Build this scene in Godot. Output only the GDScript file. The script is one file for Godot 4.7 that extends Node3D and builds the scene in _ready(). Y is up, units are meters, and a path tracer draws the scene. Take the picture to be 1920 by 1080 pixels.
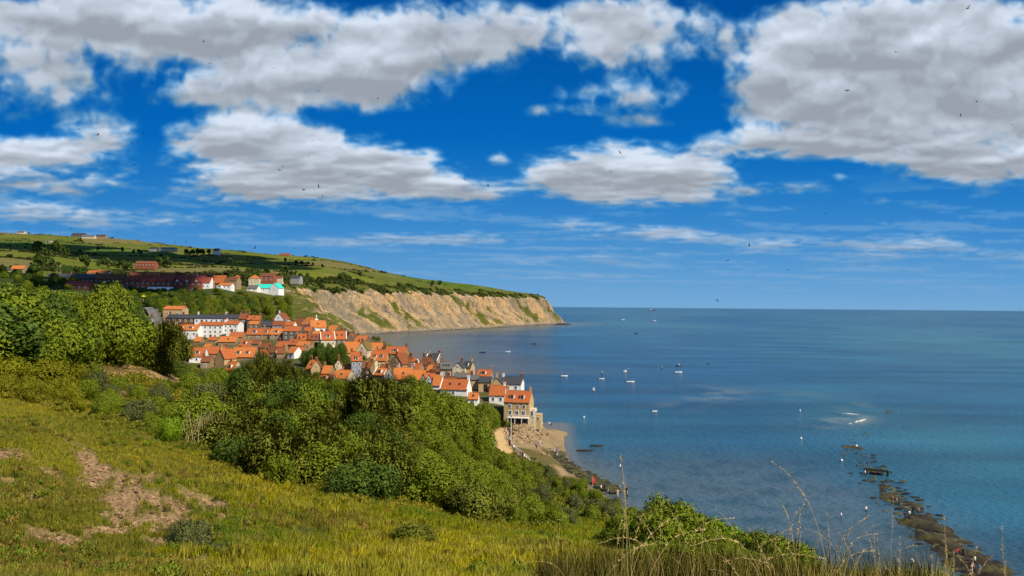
extends Node3D
# A fishing village on a bay, seen from the cliff path: camera, sky and sun first, then the land, the sea, the village, the plants, the people.
# Depths are metres in front of the camera along -z; (u, v) are the photograph's pixels, used to work out where things stand.

const F := 1386.0
const EYE := Vector3(0, 45, 0)
var cam_b: Basis
var rng := RandomNumberGenerator.new()
var n_a := FastNoiseLite.new()
var n_b := FastNoiseLite.new()
var n_c := FastNoiseLite.new()
var sky_a := FastNoiseLite.new()
var sky_b := FastNoiseLite.new()
var sky_c := FastNoiseLite.new()
var M := {}
var names := {}
var t0 := 0

func tick(what: String) -> void:
	print(what, " ", Time.get_ticks_msec() - t0)

func ray(u: float, v: float) -> Vector3:
	return cam_b * Vector3((u - 960.0) / F, -(v - 540.0) / F, -1.0)

func at(u: float, v: float, d: float) -> Vector3:
	var r := ray(u, v)
	return EYE + r * (d / -r.z)

# ---------------------------------------------------------------- camera, sky, sun
func set_view() -> void:
	cam_b = Basis(Vector3.RIGHT, deg_to_rad(1.46)) * Basis(Vector3.BACK, deg_to_rad(0.5))
	var cam := Camera3D.new()
	cam.name = "camera"
	cam.fov = rad_to_deg(2.0 * atan(540.0 / F))
	cam.near = 0.1
	cam.far = 90000.0
	cam.transform = Transform3D(cam_b, EYE)
	add_child(cam)
	cam.current = true
	var env := Environment.new()
	env.background_mode = Environment.BG_SKY
	env.tonemap_mode = Environment.TONE_MAPPER_LINEAR
	env.tonemap_exposure = 1.36
	env.background_energy_multiplier = 0.74
	env.sdfgi_enabled = true
	env.ssao_enabled = true
	env.ssil_enabled = true
	var sky := Sky.new()
	sky.sky_material = sky_material()
	env.sky = sky
	var we := WorldEnvironment.new()
	we.name = "air"
	we.environment = env
	add_child(we)
	var sun := DirectionalLight3D.new()
	sun.name = "sun"
	sun.light_energy = 1.55
	sun.light_color = Color(1.0, 0.95, 0.86)
	sun.light_angular_distance = 0.5
	sun.shadow_enabled = true
	sun.look_at_from_position(Vector3(0.62, 0.80, 0.50) * 100.0, Vector3.ZERO)
	add_child(sun)

# clouds: [u, v, half width, half height, strength] as seen from the path
const CLOUDS := [
	[60, 110, 220, 110, 1.0], [330, 40, 300, 62, 1.1], [520, 105, 270, 90, 1.1], [660, 150, 180, 60, 0.95], [150, 25, 160, 45, 0.7],
	[345, 182, 88, 26, 0.8], [500, 192, 120, 22, 0.35], [850, 55, 165, 70, 1.15], [1180, 60, 170, 75, 1.15],
	[170, 245, 85, 36, 0.6], [75, 290, 150, 28, 0.9], [60, 340, 170, 34, 1.0], [470, 255, 150, 45, 1.1], [560, 305, 240, 55, 1.2], [480, 358, 150, 32, 1.0], [690, 330, 180, 45, 1.0], [860, 354, 120, 24, 1.0],
	[1060, 205, 90, 12, 0.6], [1150, 180, 110, 38, 0.65], [1230, 165, 80, 26, 0.5], [1190, 225, 70, 14, 0.45],
	[1160, 310, 160, 48, 1.2], [1280, 330, 130, 36, 1.1], [1090, 340, 110, 34, 1.0], [1210, 368, 130, 16, 0.9],
	[1490, 165, 125, 100, 1.05], [1640, 110, 270, 120, 1.25], [1830, 190, 250, 140, 1.25], [1750, 40, 300, 70, 1.1], [1640, 260, 180, 34, 0.95], [1440, 265, 130, 30, 0.75], [1860, 300, 140, 30, 1.0], [1340, 285, 60, 26, 0.5],
	[1470, 348, 80, 14, 0.7], [1390, 362, 36, 12, 0.75], [1640, 372, 50, 9, 0.3], [1577, 321, 14, 7, 0.55], [932, 298, 22, 14, 0.6], [240, 322, 26, 13, 0.55],
	[90, 405, 150, 20, 0.75], [240, 420, 200, 16, 0.5], [560, 392, 120, 10, 0.4], [440, 432, 40, 7, 0.35], [740, 405, 60, 7, 0.35],
	[830, 440, 130, 8, 0.3], [700, 455, 180, 14, 0.45], [900, 452, 140, 10, 0.4],
	[1170, 430, 120, 16, 0.55], [1280, 440, 110, 14, 0.5], [1560, 452, 240, 12, 0.65], [1720, 440, 90, 9, 0.65], [1800, 470, 240, 14, 0.45], [1250, 470, 260, 9, 0.4], [1080, 490, 220, 8, 0.45], [1000, 515, 250, 7, 0.4],
	[1370, 500, 90, 6, 0.4], [1650, 492, 160, 7, 0.4], [1480, 536, 60, 3, 0.3], [1050, 415, 60, 12, 0.3], [1350, 400, 80, 12, 0.2],
]

func cloud_mass(p: float, q: float) -> float:
	var m := 0.0
	for c in CLOUDS:
		var a: float = (p - c[0]) / (c[2] * 1.25)
		var b: float = (q - c[1]) / (c[3] * 1.25)
		var d := a * a + b * b
		if d < 1.0:
			var w: float = (1.0 - d)
			m = m + c[4] * w * (1.0 - 0.25 * m)
	return m

func air_color(q: float) -> Color:
	# clear sky by height above the horizon (q as a picture row of a level view)
	var t := clampf((576.0 - q) / 576.0, 0.0, 1.0)
	var a := Color(0.47, 0.67, 0.84)
	var b := Color(0.22, 0.53, 0.80)
	var c := Color(0.02, 0.405, 0.735)
	var d := Color(0.0, 0.31, 0.62)
	if t < 0.28:
		return a.lerp(b, t / 0.28)
	if t < 0.55:
		return b.lerp(c, (t - 0.28) / 0.27)
	return c.lerp(d, (t - 0.55) / 0.45)

# slope: how fast the mass grows downwards (a lit upper edge) at this spot
func sky_pixel(p: float, q: float, m: float, slope: float) -> Color:
	var up := maxf(576.0 - q, 4.0)
	# the layer overhead is drawn out flat towards the horizon
	var flat := clampf(300.0 / (up + 60.0), 0.75, 3.2)
	var x := p
	var y := q * flat * 1.25
	var warp := sky_b.get_noise_2d(x * 0.8 + 70.0, y * 0.8) * 26.0
	var f1 := sky_a.get_noise_2d(x + warp, y + warp * 0.6)
	var f2 := sky_b.get_noise_2d(x * 1.3 + 300.0 + warp, y * 1.6)
	var f3 := sky_c.get_noise_2d(x * 2.3 + 500.0, y * 2.6)
	var dens := m * 0.92 + (f1 * 0.74 + f2 * 0.40 + f3 * 0.24) * (0.3 + 0.55 * minf(m * 2.0, 1.0)) - 0.24
	var alpha := smoothstep(-0.14, 0.72, dens)
	alpha = pow(alpha, 0.9)
	var thin := clampf(up / 200.0, 0.4, 1.0)
	alpha *= lerpf(0.66, 0.985, thin)
	# sunlit from above and behind the camera: the crests white, the thick undersides grey
	var g1 := sky_c.get_noise_2d(x * 0.8 + warp, y * 1.5)
	var g1b := sky_c.get_noise_2d(x * 0.8 + warp + 4.0, y * 1.5 + 22.0)
	var g2 := sky_a.get_noise_2d(x * 1.2 + warp, y * 1.5 + 14.0) - f1 * 0.4
	var lum := 0.80 - clampf(dens - 0.45, 0.0, 0.9) * 0.09 + clampf(slope, -0.5, 0.6) * 0.15 + (g1 - g1b) * 0.17 + g1 * 0.08 - g2 * 0.05 + f2 * 0.05
	lum = clampf(lum, 0.65, 0.92)
	var cl := Color(lum * 0.935, lum * 0.98, lum * 1.045)
	cl = cl.lerp(Color(0.50, 0.62, 0.78), (1.0 - thin) * 0.8)
	# thin veils low over the sea
	var veil := smoothstep(0.0, 0.45, sky_a.get_noise_2d(x * 0.5 + 900.0, y * 1.3) + 0.35 * f2) * smoothstep(20.0, 60.0, up) * (1.0 - smoothstep(150.0, 300.0, up))
	return air_color(q).lerp(Color(0.56, 0.69, 0.84), veil * 0.42).lerp(cl, alpha)

func sky_material() -> PanoramaSkyMaterial:
	n_a.seed = 11
	n_a.frequency = 0.010
	n_a.fractal_octaves = 5
	n_b.seed = 23
	n_b.frequency = 0.022
	n_b.fractal_octaves = 5
	n_c.seed = 31
	n_c.frequency = 0.05
	n_c.fractal_octaves = 3
	sky_a.seed = 51
	sky_a.frequency = 0.0055
	sky_a.fractal_octaves = 6
	sky_a.fractal_gain = 0.46
	sky_b.seed = 52
	sky_b.frequency = 0.016
	sky_b.fractal_octaves = 4
	sky_b.fractal_gain = 0.5
	sky_c.seed = 53
	sky_c.frequency = 0.007
	sky_c.fractal_octaves = 4
	sky_c.fractal_gain = 0.42
	var wide := 4096
	var high := 2048
	# the whole dome, coarse
	var cw := 512
	var ch := 256
	var dome := Image.create(cw, ch, false, Image.FORMAT_RGB8)
	for j in ch:
		var el := (0.5 - (j + 0.5) / ch) * PI
		for i in cw:
			var az := wrapf((i + 0.5) / cw * TAU, -PI, PI)
			dome.set_pixel(i, j, dome_color(az, el))
	dome.resize(wide, high, Image.INTERPOLATE_CUBIC)
	# the part over the bay, fine: azimuth -44 to 44 degrees, up to 34 degrees
	var pw := 1000
	var ph := 400
	var small := Image.create(pw / 5, ph / 5, false, Image.FORMAT_RF)
	for j in ph / 5:
		var el := (ph - (j * 5 + 2.5)) / high * PI
		for i in pw / 5:
			var az := (i * 5 + 2.5 - pw / 2) / wide * TAU
			small.set_pixel(i, j, Color(frame_mass(az, el), 0, 0))
	small.resize(pw, ph, Image.INTERPOLATE_CUBIC)
	var patch := Image.create(pw, ph, false, Image.FORMAT_RGB8)
	for j in ph:
		var el := (ph - (j + 0.5)) / high * PI
		for i in pw:
			var az := (i + 0.5 - pw / 2) / wide * TAU
			var p := 960.0 + F * tan(az)
			var q := 576.0 - F * tan(el) / cos(az)
			var lower := small.get_pixel(i, mini(j + 9, ph - 1)).r
			var upper := small.get_pixel(i, maxi(j - 9, 0)).r
			patch.set_pixel(i, j, sky_pixel(p, q, small.get_pixel(i, j).r, lower - upper))
	dome.blit_rect(patch, Rect2i(pw / 2, 0, pw / 2, ph), Vector2i(0, high / 2 - ph))
	dome.blit_rect(patch, Rect2i(0, 0, pw / 2, ph), Vector2i(wide - pw / 2, high / 2 - ph))
	var m := PanoramaSkyMaterial.new()
	m.panorama = ImageTexture.create_from_image(dome)
	return m

func frame_mass(az: float, el: float) -> float:
	var p := 960.0 + F * tan(az)
	var q := 576.0 - F * tan(el) / cos(az)
	var inside := smoothstep(-260.0, -20.0, p) * (1.0 - smoothstep(1940.0, 2180.0, p)) * smoothstep(-260.0, -40.0, q)
	var free := 0.42 + 0.55 * n_a.get_noise_2d(az * 260.0 + 900.0, el * 420.0) * 2.0
	return lerpf(maxf(free, 0.0), cloud_mass(p, q), inside)

func dome_color(az: float, el: float) -> Color:
	if el < 0.0:
		return Color(0.20, 0.34, 0.46)
	if absf(az) < 1.2 and el < 1.0:
		var p := 960.0 + F * tan(az)
		var q := 576.0 - F * tan(el) / cos(az)
		return sky_pixel(p, q, frame_mass(az, el), 0.0)
	var free := maxf(0.42 + 1.1 * n_a.get_noise_2d(az * 260.0 + 900.0, el * 420.0), 0.0)
	var q2 := 576.0 - F * tan(minf(el, 0.9))
	return sky_pixel(960.0 + az * F, q2 - el * 300.0, free, 0.0)

# ---------------------------------------------------------------- land
# how far the ground lies below the eye (m), by depth (rows) and by direction (columns, as picture columns)
const COLS := [-700, -300, 0, 200, 400, 600, 800, 1000, 1100, 1200, 1300, 1400, 1500, 1650, 1900, 2500]
const DROPS := [
	[-20, [1.0, 1.0, 1.0, 1.0, 1.0, 1.0, 1.0, 1.0, 1.0, 1.0, 1.0, 1.0, 1.0, 1.0, 1.2, 3.0]],
	[0, [1.7, 1.7, 1.7, 1.7, 1.7, 1.7, 1.7, 1.7, 1.7, 1.7, 1.7, 1.7, 1.7, 1.7, 1.8, 3.0]],
	[8, [3.4, 3.4, 3.4, 3.4, 3.4, 3.4, 3.4, 3.4, 3.4, 3.4, 3.4, 3.4, 3.4, 3.4, 3.6, 6]],
	[15, [5.9, 5.9, 5.9, 5.9, 5.9, 5.9, 5.9, 5.9, 5.9, 5.9, 5.9, 5.9, 6.0, 6.2, 6.8, 11]],
	[25, [8.5, 8.8, 9.1, 9.2, 9.3, 9.4, 9.4, 9.4, 9.4, 9.4, 9.5, 9.6, 9.9, 10.4, 12, 18]],
	[40, [8.5, 9.5, 10.5, 11.5, 12.2, 12.8, 13, 13.2, 13.4, 13.6, 13.9, 14.3, 15.0, 17, 22, 30]],
	[60, [6.5, 7.5, 9.0, 11.3, 13.2, 15, 17, 18.2, 18.8, 19.6, 20.6, 22, 25, 31, 38, 42]],
	[80, [4.5, 5.5, 7.2, 10.4, 13.9, 16.8, 20, 22.5, 23.7, 25.5, 28, 32, 37, 42, 46, 46]],
	[110, [3, 4, 5.5, 9.3, 14.5, 17.5, 21.5, 27.0, 29, 32.5, 38, 42, 45, 46.5, 47, 47]],
	[140, [2, 3, 4.5, 8.5, 15.5, 19, 24, 31.8, 35.5, 42, 45.5, 46, 46.5, 47, 47, 47]],
	[170, [1, 2, 3.5, 8.5, 17.5, 22, 28, 35.8, 43.6, 46, 46.5, 47, 47, 47, 47, 47]],
	[200, [0, 1, 3, 8.5, 20, 26, 32.5, 41.0, 45.4, 46.5, 47, 47, 47, 47, 47, 47]],
	[240, [-1, 0, 3, 9, 23, 31, 37.5, 42.5, 46.5, 47, 47, 47, 47, 47, 47, 47]],
	[280, [-3, -1, 3, 10, 26, 33, 38, 42, 47, 47, 47, 47, 47, 47, 47, 47]],
	[330, [-6, -3, 2, 12, 27, 32, 35, 47, 47, 47, 47, 47, 47, 47, 47, 47]],
	[380, [-9, -6, 0, 12, 22, 26, 37, 47, 47, 47, 47, 47, 47, 47, 47, 47]],
	[430, [-12, -10, -4, 6, 15.5, 19.5, 40, 47, 47, 47, 47, 47, 47, 47, 47, 47]],
	[480, [-15, -13, -8, 0, 9, 14, 44, 47, 47, 47, 47, 47, 47, 47, 47, 47]],
	[540, [-19, -17, -14, -7, -2, 5, 44, 47, 47, 47, 47, 47, 47, 47, 47, 47]],
	[600, [-27, -26, -24, -13, -10, -2, 30, 47, 47, 47, 47, 47, 47, 47, 47, 47]],
	[700, [-42, -40, -36, -24, -20, -10, 0, 30, 47, 47, 47, 47, 47, 47, 47, 47]],
	[900, [-66, -63, -58, -41, -38, -25, -22, -10, 40, 47, 47, 47, 47, 47, 47, 47]],
	[1200, [-105, -100, -91, -71, -63, -49, -27, -20, 20, 47, 47, 47, 47, 47, 47, 47]],
	[1600, [-160, -150, -137, -120, -101, -89, -45, -36, 0, 47, 47, 47, 47, 47, 47, 47]],
	[1900, [-200, -192, -176, -164, -138, -122, -68, -37, -20, 30, 47, 47, 47, 47, 47, 47]],
	[2050, [-218, -208, -194, -181, -153, -128, -70, -38, -24, 30, 47, 47, 47, 47, 47, 47]],
	[2600, [-235, -230, -225, -215, -186, -150, -78, -40, -10, 30, 47, 47, 47, 47, 47, 47]],
	[4200, [-260, -255, -250, -240, -220, -190, -90, -30, 0, 40, 47, 47, 47, 47, 47, 47]],
]
# the foot of the far cliffs (x, depth), from the village round the headland
const COAST := [[14, 262], [2, 300], [-22, 340], [-48, 400], [-80, 500], [-120, 650], [-165, 850], [-198, 1000], [-222, 1144], [-153, 1320], [-34, 1590], [66, 1850], [140, 2050], [156, 2095], [130, 2160], [-40, 2330], [-500, 2750], [-1500, 3600]]
var homes: Array = []   # [x, depth, height] of house bases, which the village ground follows

func table_drop(x: float, d: float) -> float:
	var uu := 960.0 + F * x / maxf(lerpf(d + 20.0, d, smoothstep(8.0, 40.0, d)), 1.0)
	uu = clampf(uu, COLS[0], COLS[-1])
	var c := 0
	while c < COLS.size() - 2 and uu > COLS[c + 1]:
		c += 1
	var fu: float = (uu - COLS[c]) / (COLS[c + 1] - COLS[c])
	fu = fu * fu * (3.0 - 2.0 * fu) * 0.5 + fu * 0.5
	var r := 0
	while r < DROPS.size() - 2 and d > DROPS[r + 1][0]:
		r += 1
	var fd: float = clampf((d - DROPS[r][0]) / (DROPS[r + 1][0] - DROPS[r][0]), 0.0, 1.0)
	var y0 := lerpf(DROPS[r][1][c], DROPS[r][1][c + 1], fu)
	var y1 := lerpf(DROPS[r + 1][1][c], DROPS[r + 1][1][c + 1], fu)
	# Catmull-Rom along the depth keeps the slopes from showing as facets
	var rm := maxi(r - 1, 0)
	var rp := mini(r + 2, DROPS.size() - 1)
	var ym := lerpf(DROPS[rm][1][c], DROPS[rm][1][c + 1], fu)
	var yp := lerpf(DROPS[rp][1][c], DROPS[rp][1][c + 1], fu)
	var step: float = DROPS[r + 1][0] - DROPS[r][0]
	var m0: float = 0.0 if rm == r else (y1 - ym) / (DROPS[r + 1][0] - DROPS[rm][0]) * step
	var m1: float = 0.0 if rp == r + 1 else (yp - y0) / (DROPS[rp][0] - DROPS[r][0]) * step
	var lim := absf(y1 - y0) * 2.0
	m0 = clampf(m0, -lim, lim)
	m1 = clampf(m1, -lim, lim)
	var f2 := fd * fd
	var f3 := f2 * fd
	return (2.0 * f3 - 3.0 * f2 + 1.0) * y0 + (f3 - 2.0 * f2 + fd) * m0 + (-2.0 * f3 + 3.0 * f2) * y1 + (f3 - f2) * m1

# signed distance to the far coast (positive inland) and the place along it
func coast_distance(x: float, d: float) -> Vector2:
	var best := 1e9
	var side := 1.0
	var along := 0.0
	var run := 0.0
	for i in COAST.size() - 1:
		var ax: float = COAST[i][0]
		var ad: float = COAST[i][1]
		var ex: float = COAST[i + 1][0] - ax
		var ed: float = COAST[i + 1][1] - ad
		var l2 := ex * ex + ed * ed
		var t := clampf(((x - ax) * ex + (d - ad) * ed) / l2, 0.0, 1.0)
		var px := x - ax - ex * t
		var pd := d - ad - ed * t
		var q := px * px + pd * pd
		if q < best:
			best = q
			side = ed * (x - ax) - ex * (d - ad)
			along = run + t * sqrt(l2)
		run += sqrt(l2)
	return Vector2(-signf(side) * sqrt(best), along)

func cliff_wide(a: float) -> float:
	var wide := lerpf(95.0, 142.0, smoothstep(430.0, 570.0, a))
	wide = lerpf(wide, 112.0, smoothstep(640.0, 850.0, a))
	wide = lerpf(wide, 90.0, smoothstep(850.0, 1100.0, a))
	return lerpf(wide, 78.0, smoothstep(1500.0, 1950.0, a))

# cliff face: height above the sea by distance inland s and place along the coast a
func cliff_height(s: float, a: float) -> float:
	if s < 0.0:
		return maxf(s * 0.12, -4.0) - 0.3
	var wide := cliff_wide(a)
	var t := s / wide
	# beach and fallen rock, then the slumped slope, then the steep rock on top
	var y := 0.0
	if t < 0.10:
		y = t / 0.10 * 3.0
	elif t < 0.62:
		y = 3.0 + (t - 0.10) / 0.52 * 33.0
	elif t < 0.84:
		y = 36.0 + (t - 0.62) / 0.22 * 29.0
	else:
		y = 65.0 + (s - wide * 0.84) * 0.55
	return y

func height(x: float, d: float) -> float:
	var y := 45.0 - table_drop(x, d)
	if d > 262.0:
		if homes.size() and d < 770.0 and d > 255.0 and x < 20.0:
			var w := 0.0
			var s := 0.0
			for h in homes:
				var dx: float = x - h[0]
				var dd: float = d - h[1]
				var q := dx * dx + dd * dd
				if q < 1600.0:
					var k := 1.0 / (q + 16.0)
					k *= 1.0 - q / 1600.0
					w += k
					s += k * h[2]
			if w > 0.0:
				var share := clampf(w * 90.0, 0.0, 1.0)
				y = lerpf(y, s / w, share)
		if x < 260.0:
			var c := coast_distance(x, d)
			var lim := cliff_height(c.x, c.y)
			if d < 620.0 and c.x > 0.0:
				lim = lerpf(c.x * 1.6 - 0.5, lim, smoothstep(500.0, 620.0, d))   # sea wall and steep gardens below the houses
			y = minf(y, lim)
		else:
			y = -3.0
	# the level promenade in front of the hotel, and the sandy spit at the foot of the slip
	if d > 196.0 and d < 262.0 and x > -14.0 and x < 26.0:
		var lane := lerpf(-5.2, -1.0, smoothstep(236.0, 204.0, d))
		var off := absf(x - lane)
		if off < 9.0:
			y = lerpf(minf(y, 4.7), y, smoothstep(4.6, 9.0, off))
	if d > 180.0 and d < 290.0 and x > 0.0 and x < 34.0:
		var e := Vector2((x - 12.5) / 8.0, (d - 265.0) / 8.5).length_squared()
		y = maxf(y, 1.5 * (1.0 - e))
		var g := Vector2((x - 9.0) / 7.0, (d - 244.0) / 11.0).length_squared()
		y = maxf(y, 2.0 * (1.0 - g))
	# unevenness
	var k := clampf(d / 60.0, 0.35, 3.0)
	if y > 0.5:
		y += n_a.get_noise_2d(x * 2.2 / k, d * 2.2 / k) * 0.9 * k * (0.4 if d > 240.0 and d < 770.0 else 1.0)
		if d < 70.0 and scar_ready and x < -8.0 and x > -60.0:
			y -= bare(x, d) * (0.22 + 0.5 * absf(n_b.get_noise_2d(x * 30.0, d * 30.0)))
		if d < 130.0:
			y += n_b.get_noise_2d(x * 14.0, d * 14.0) * 0.26 + n_a.get_noise_2d(x * 9.0 + 31.0, d * 9.0) * 0.5
	return y

func on_ground(x: float, d: float) -> Vector3:
	return Vector3(x, height(x, d), -d)

# where the line of sight through a pixel meets the ground
func hit(u: float, v: float, from := 6.0, to := 520.0) -> Vector3:
	var r := ray(u, v)
	r = r / -r.z
	var d := from
	while d < to:
		var p := EYE + r * d
		if p.y < height(p.x, d):
			var lo := d / 1.025
			for k in 8:
				var mid := (lo + d) * 0.5
				var pm := EYE + r * mid
				if pm.y < height(pm.x, mid):
					d = mid
				else:
					lo = mid
			return on_ground((EYE + r * d).x, d)
		d *= 1.025
	return EYE + r * to

func numbered(called: String) -> String:
	if not names.has(called):
		names[called] = 0
		return called
	names[called] += 1
	return "%s_%03d" % [called, names[called]]

func tag(o: Node, label := "", category := "", group := "", kind := "") -> void:
	if label: o.set_meta("label", label)
	if category: o.set_meta("category", category)
	if group: o.set_meta("group", group)
	if kind: o.set_meta("kind", kind)

func mi(called: String, mesh: Mesh, mat: Material, parent: Node = null) -> MeshInstance3D:
	var o := MeshInstance3D.new()
	o.mesh = mesh
	if mat:
		o.material_override = mat
	if parent:
		o.name = called
		parent.add_child(o, true)
	else:
		o.name = numbered(called)
		add_child(o, true)
	return o

func thing(called: String, label: String, category: String, where: Vector3, turn := 0.0, group := "") -> Node3D:
	var o := Node3D.new()
	o.name = numbered(called)
	add_child(o, true)
	o.position = where
	o.rotation.y = turn
	tag(o, label, category, group)
	return o

func grid_mesh(nu: int, nv: int, pos: PackedVector3Array, col: PackedColorArray) -> ArrayMesh:
	var idx := PackedInt32Array()
	idx.resize((nu - 1) * (nv - 1) * 6)
	var k := 0
	for j in nv - 1:
		for i in nu - 1:
			var a := j * nu + i
			idx[k] = a
			idx[k + 1] = a + nu
			idx[k + 2] = a + 1
			idx[k + 3] = a + 1
			idx[k + 4] = a + nu
			idx[k + 5] = a + nu + 1
			k += 6
	var nor := PackedVector3Array()
	nor.resize(pos.size())
	for j in nv:
		for i in nu:
			var e := pos[j * nu + mini(i + 1, nu - 1)] - pos[j * nu + maxi(i - 1, 0)]
			var f := pos[mini(j + 1, nv - 1) * nu + i] - pos[maxi(j - 1, 0) * nu + i]
			nor[j * nu + i] = e.cross(f).normalized()
	var arr := []
	arr.resize(Mesh.ARRAY_MAX)
	arr[Mesh.ARRAY_VERTEX] = pos
	arr[Mesh.ARRAY_NORMAL] = nor
	arr[Mesh.ARRAY_COLOR] = col
	arr[Mesh.ARRAY_INDEX] = idx
	var m := ArrayMesh.new()
	m.add_surface_from_arrays(Mesh.PRIMITIVE_TRIANGLES, arr)
	return m

# ---------------------------------------------------------------- surfaces
func noise_tex(size: int, freq: float, oct: int, sd: int, normal := false, strength := 6.0, lo := 0.0, hi := 1.0, kind := FastNoiseLite.TYPE_SIMPLEX_SMOOTH) -> NoiseTexture2D:
	var n := FastNoiseLite.new()
	n.noise_type = kind
	n.seed = sd
	n.frequency = freq
	n.fractal_octaves = oct
	var t := NoiseTexture2D.new()
	t.width = size
	t.height = size
	t.seamless = true
	t.noise = n
	if normal:
		t.as_normal_map = true
		t.bump_strength = strength
	else:
		var g := Gradient.new()
		g.set_color(0, Color(lo, lo, lo))
		g.set_color(1, Color(hi, hi, hi))
		t.color_ramp = g
	return t

func srgb(r: float, g: float, b: float) -> Color:
	return Color(r, g, b).linear_to_srgb()

func mat(called: String, c: Color, rough := 0.9, tex: Texture2D = null, scale := 0.5, bump: Texture2D = null, bump_cm := 2.0, spec := 0.3) -> StandardMaterial3D:
	var m := StandardMaterial3D.new()
	m.resource_name = called
	m.albedo_color = c.linear_to_srgb()
	m.roughness = rough
	m.metallic_specular = spec
	if tex or bump:
		m.uv1_triplanar = true
		m.uv1_world_triplanar = true
		m.uv1_scale = Vector3.ONE * scale
	if tex:
		m.albedo_texture = tex
	if bump:
		m.heightmap_enabled = true
		m.heightmap_texture = bump
		m.heightmap_scale = bump_cm
	M[called] = m
	return m

func leaf_mat(called: String, c: Color, tint := 0.35) -> StandardMaterial3D:
	var m := mat(called, c, 0.65, null, 1.0, null, 1.0, 0.25)
	m.vertex_color_use_as_albedo = true
	m.backlight_enabled = true
	m.backlight = Color(tint, tint, tint * 0.6)
	return m

func make_materials() -> void:
	var mottle := noise_tex(512, 0.02, 5, 5, false, 1.0, 0.62, 1.25)
	var fine := noise_tex(512, 0.06, 4, 8, false, 1.0, 0.5, 1.4)
	var grain := noise_tex(512, 0.05, 5, 9)
	var ground := mat("ground", Color.WHITE, 0.95, fine, 0.11, grain, 14.0, 0.1)
	ground.vertex_color_use_as_albedo = true
	var rock := mat("rock", Color.WHITE, 0.95, mottle, 0.022, grain, 90.0, 0.1)
	rock.vertex_color_use_as_albedo = true
	var shore := mat("shore_rock", Color.WHITE, 0.8, fine, 0.16, grain, 20.0, 0.3)
	shore.vertex_color_use_as_albedo = true
	var sea := mat("sea", Color.WHITE, 0.2, null, 1.0, null, 1.0, 0.21)
	sea.vertex_color_use_as_albedo = true
	sea.uv1_triplanar = true
	sea.uv1_world_triplanar = true
	sea.uv1_scale = Vector3(0.028, 0.05, 0.05)
	sea.normal_enabled = true
	sea.normal_texture = noise_tex(1024, 0.012, 5, 77, true, 10.0)
	sea.normal_scale = 1.5
	# walls
	var rubble := noise_tex(512, 0.09, 3, 14, false, 1.0, 0.55, 1.35, FastNoiseLite.TYPE_CELLULAR)
	mat("sandstone", Color(0.56, 0.40, 0.205), 0.95, rubble, 0.22, grain, 4.0)
	mat("dark_stone", Color(0.155, 0.125, 0.09), 0.95, rubble, 0.22, grain, 4.0)
	mat("brown_stone", Color(0.33, 0.24, 0.14), 0.95, rubble, 0.22, grain, 4.0)
	mat("cream", Color(0.62, 0.55, 0.40), 0.9, mottle, 0.06)
	mat("pale_yellow", Color(0.72, 0.62, 0.32), 0.9, mottle, 0.06)
	mat("whitewash", Color(0.80, 0.80, 0.78), 0.85, noise_tex(256, 0.03, 4, 6, false, 1.0, 0.86, 1.04), 0.08)
	mat("blue_render", Color(0.30, 0.35, 0.42), 0.9, mottle, 0.08)
	mat("grey_render", Color(0.33, 0.33, 0.31), 0.9, mottle, 0.08)
	mat("brick", Color(0.30, 0.095, 0.06), 0.95, rubble, 0.3)
	mat("brown_brick", Color(0.20, 0.095, 0.05), 0.95, rubble, 0.3)
	mat("dark_boards", Color(0.07, 0.03, 0.025), 0.8, mottle, 0.2)
	# roofs
	var tiles := noise_tex(512, 0.04, 5, 17, false, 1.0, 0.35, 1.0)
	tiles.color_ramp.set_color(0, Color(0.42, 0.46, 0.42))
	tiles.color_ramp.add_point(0.38, Color(0.70, 0.68, 0.64))
	tiles.color_ramp.add_point(0.6, Color(0.95, 0.95, 0.95))
	mat("pantile", Color(0.53, 0.155, 0.05), 0.85, tiles, 0.13, grain, 5.0)
	mat("pantile_bright", Color(0.66, 0.22, 0.062), 0.85, tiles, 0.13, grain, 5.0)
	mat("pantile_old", Color(0.30, 0.10, 0.045), 0.9, tiles, 0.15, grain, 5.0)
	mat("pantile_brown", Color(0.23, 0.095, 0.045), 0.9, tiles, 0.15, grain, 5.0)
	mat("red_tile", Color(0.34, 0.075, 0.05), 0.85, tiles, 0.15, grain, 4.0)
	mat("slate", Color(0.075, 0.08, 0.095), 0.6, tiles, 0.15, grain, 3.0)
	mat("pale_slate", Color(0.17, 0.165, 0.16), 0.7, tiles, 0.15, grain, 3.0)
	mat("mossy_tile", Color(0.25, 0.17, 0.05), 0.9, tiles, 0.3, grain, 4.0)
	mat("turquoise_sheet", Color(0.03, 0.52, 0.42), 0.5)
	mat("white_paint", Color(0.80, 0.80, 0.79), 0.5)
	mat("glass", Color(0.02, 0.025, 0.03), 0.08, null, 1.0, null, 1.0, 0.5)
	mat("lead", Color(0.10, 0.10, 0.11), 0.6)
	mat("pot", Color(0.42, 0.16, 0.08), 0.9)
	mat("black_iron", Color(0.02, 0.02, 0.022), 0.5)
	mat("concrete", Color(0.45, 0.42, 0.37), 0.9, mottle, 0.15)
	mat("asphalt", Color(0.17, 0.16, 0.15), 0.95, fine, 0.2)
	mat("sand_paving", Color(0.62, 0.42, 0.19), 0.95, fine, 0.2)
	mat("bark", Color(0.10, 0.075, 0.05), 0.95, fine, 1.2)
	mat("pale_twig", Color(0.38, 0.30, 0.17), 0.9)
	mat("straw", Color(0.50, 0.36, 0.15), 0.9)
	mat("weed_rock", Color(0.035, 0.028, 0.016), 0.7, fine, 0.4, grain, 8.0)
	mat("navy_paint", Color(0.02, 0.035, 0.08), 0.5)
	mat("red_cloth", Color(0.60, 0.03, 0.03), 0.8)
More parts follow.
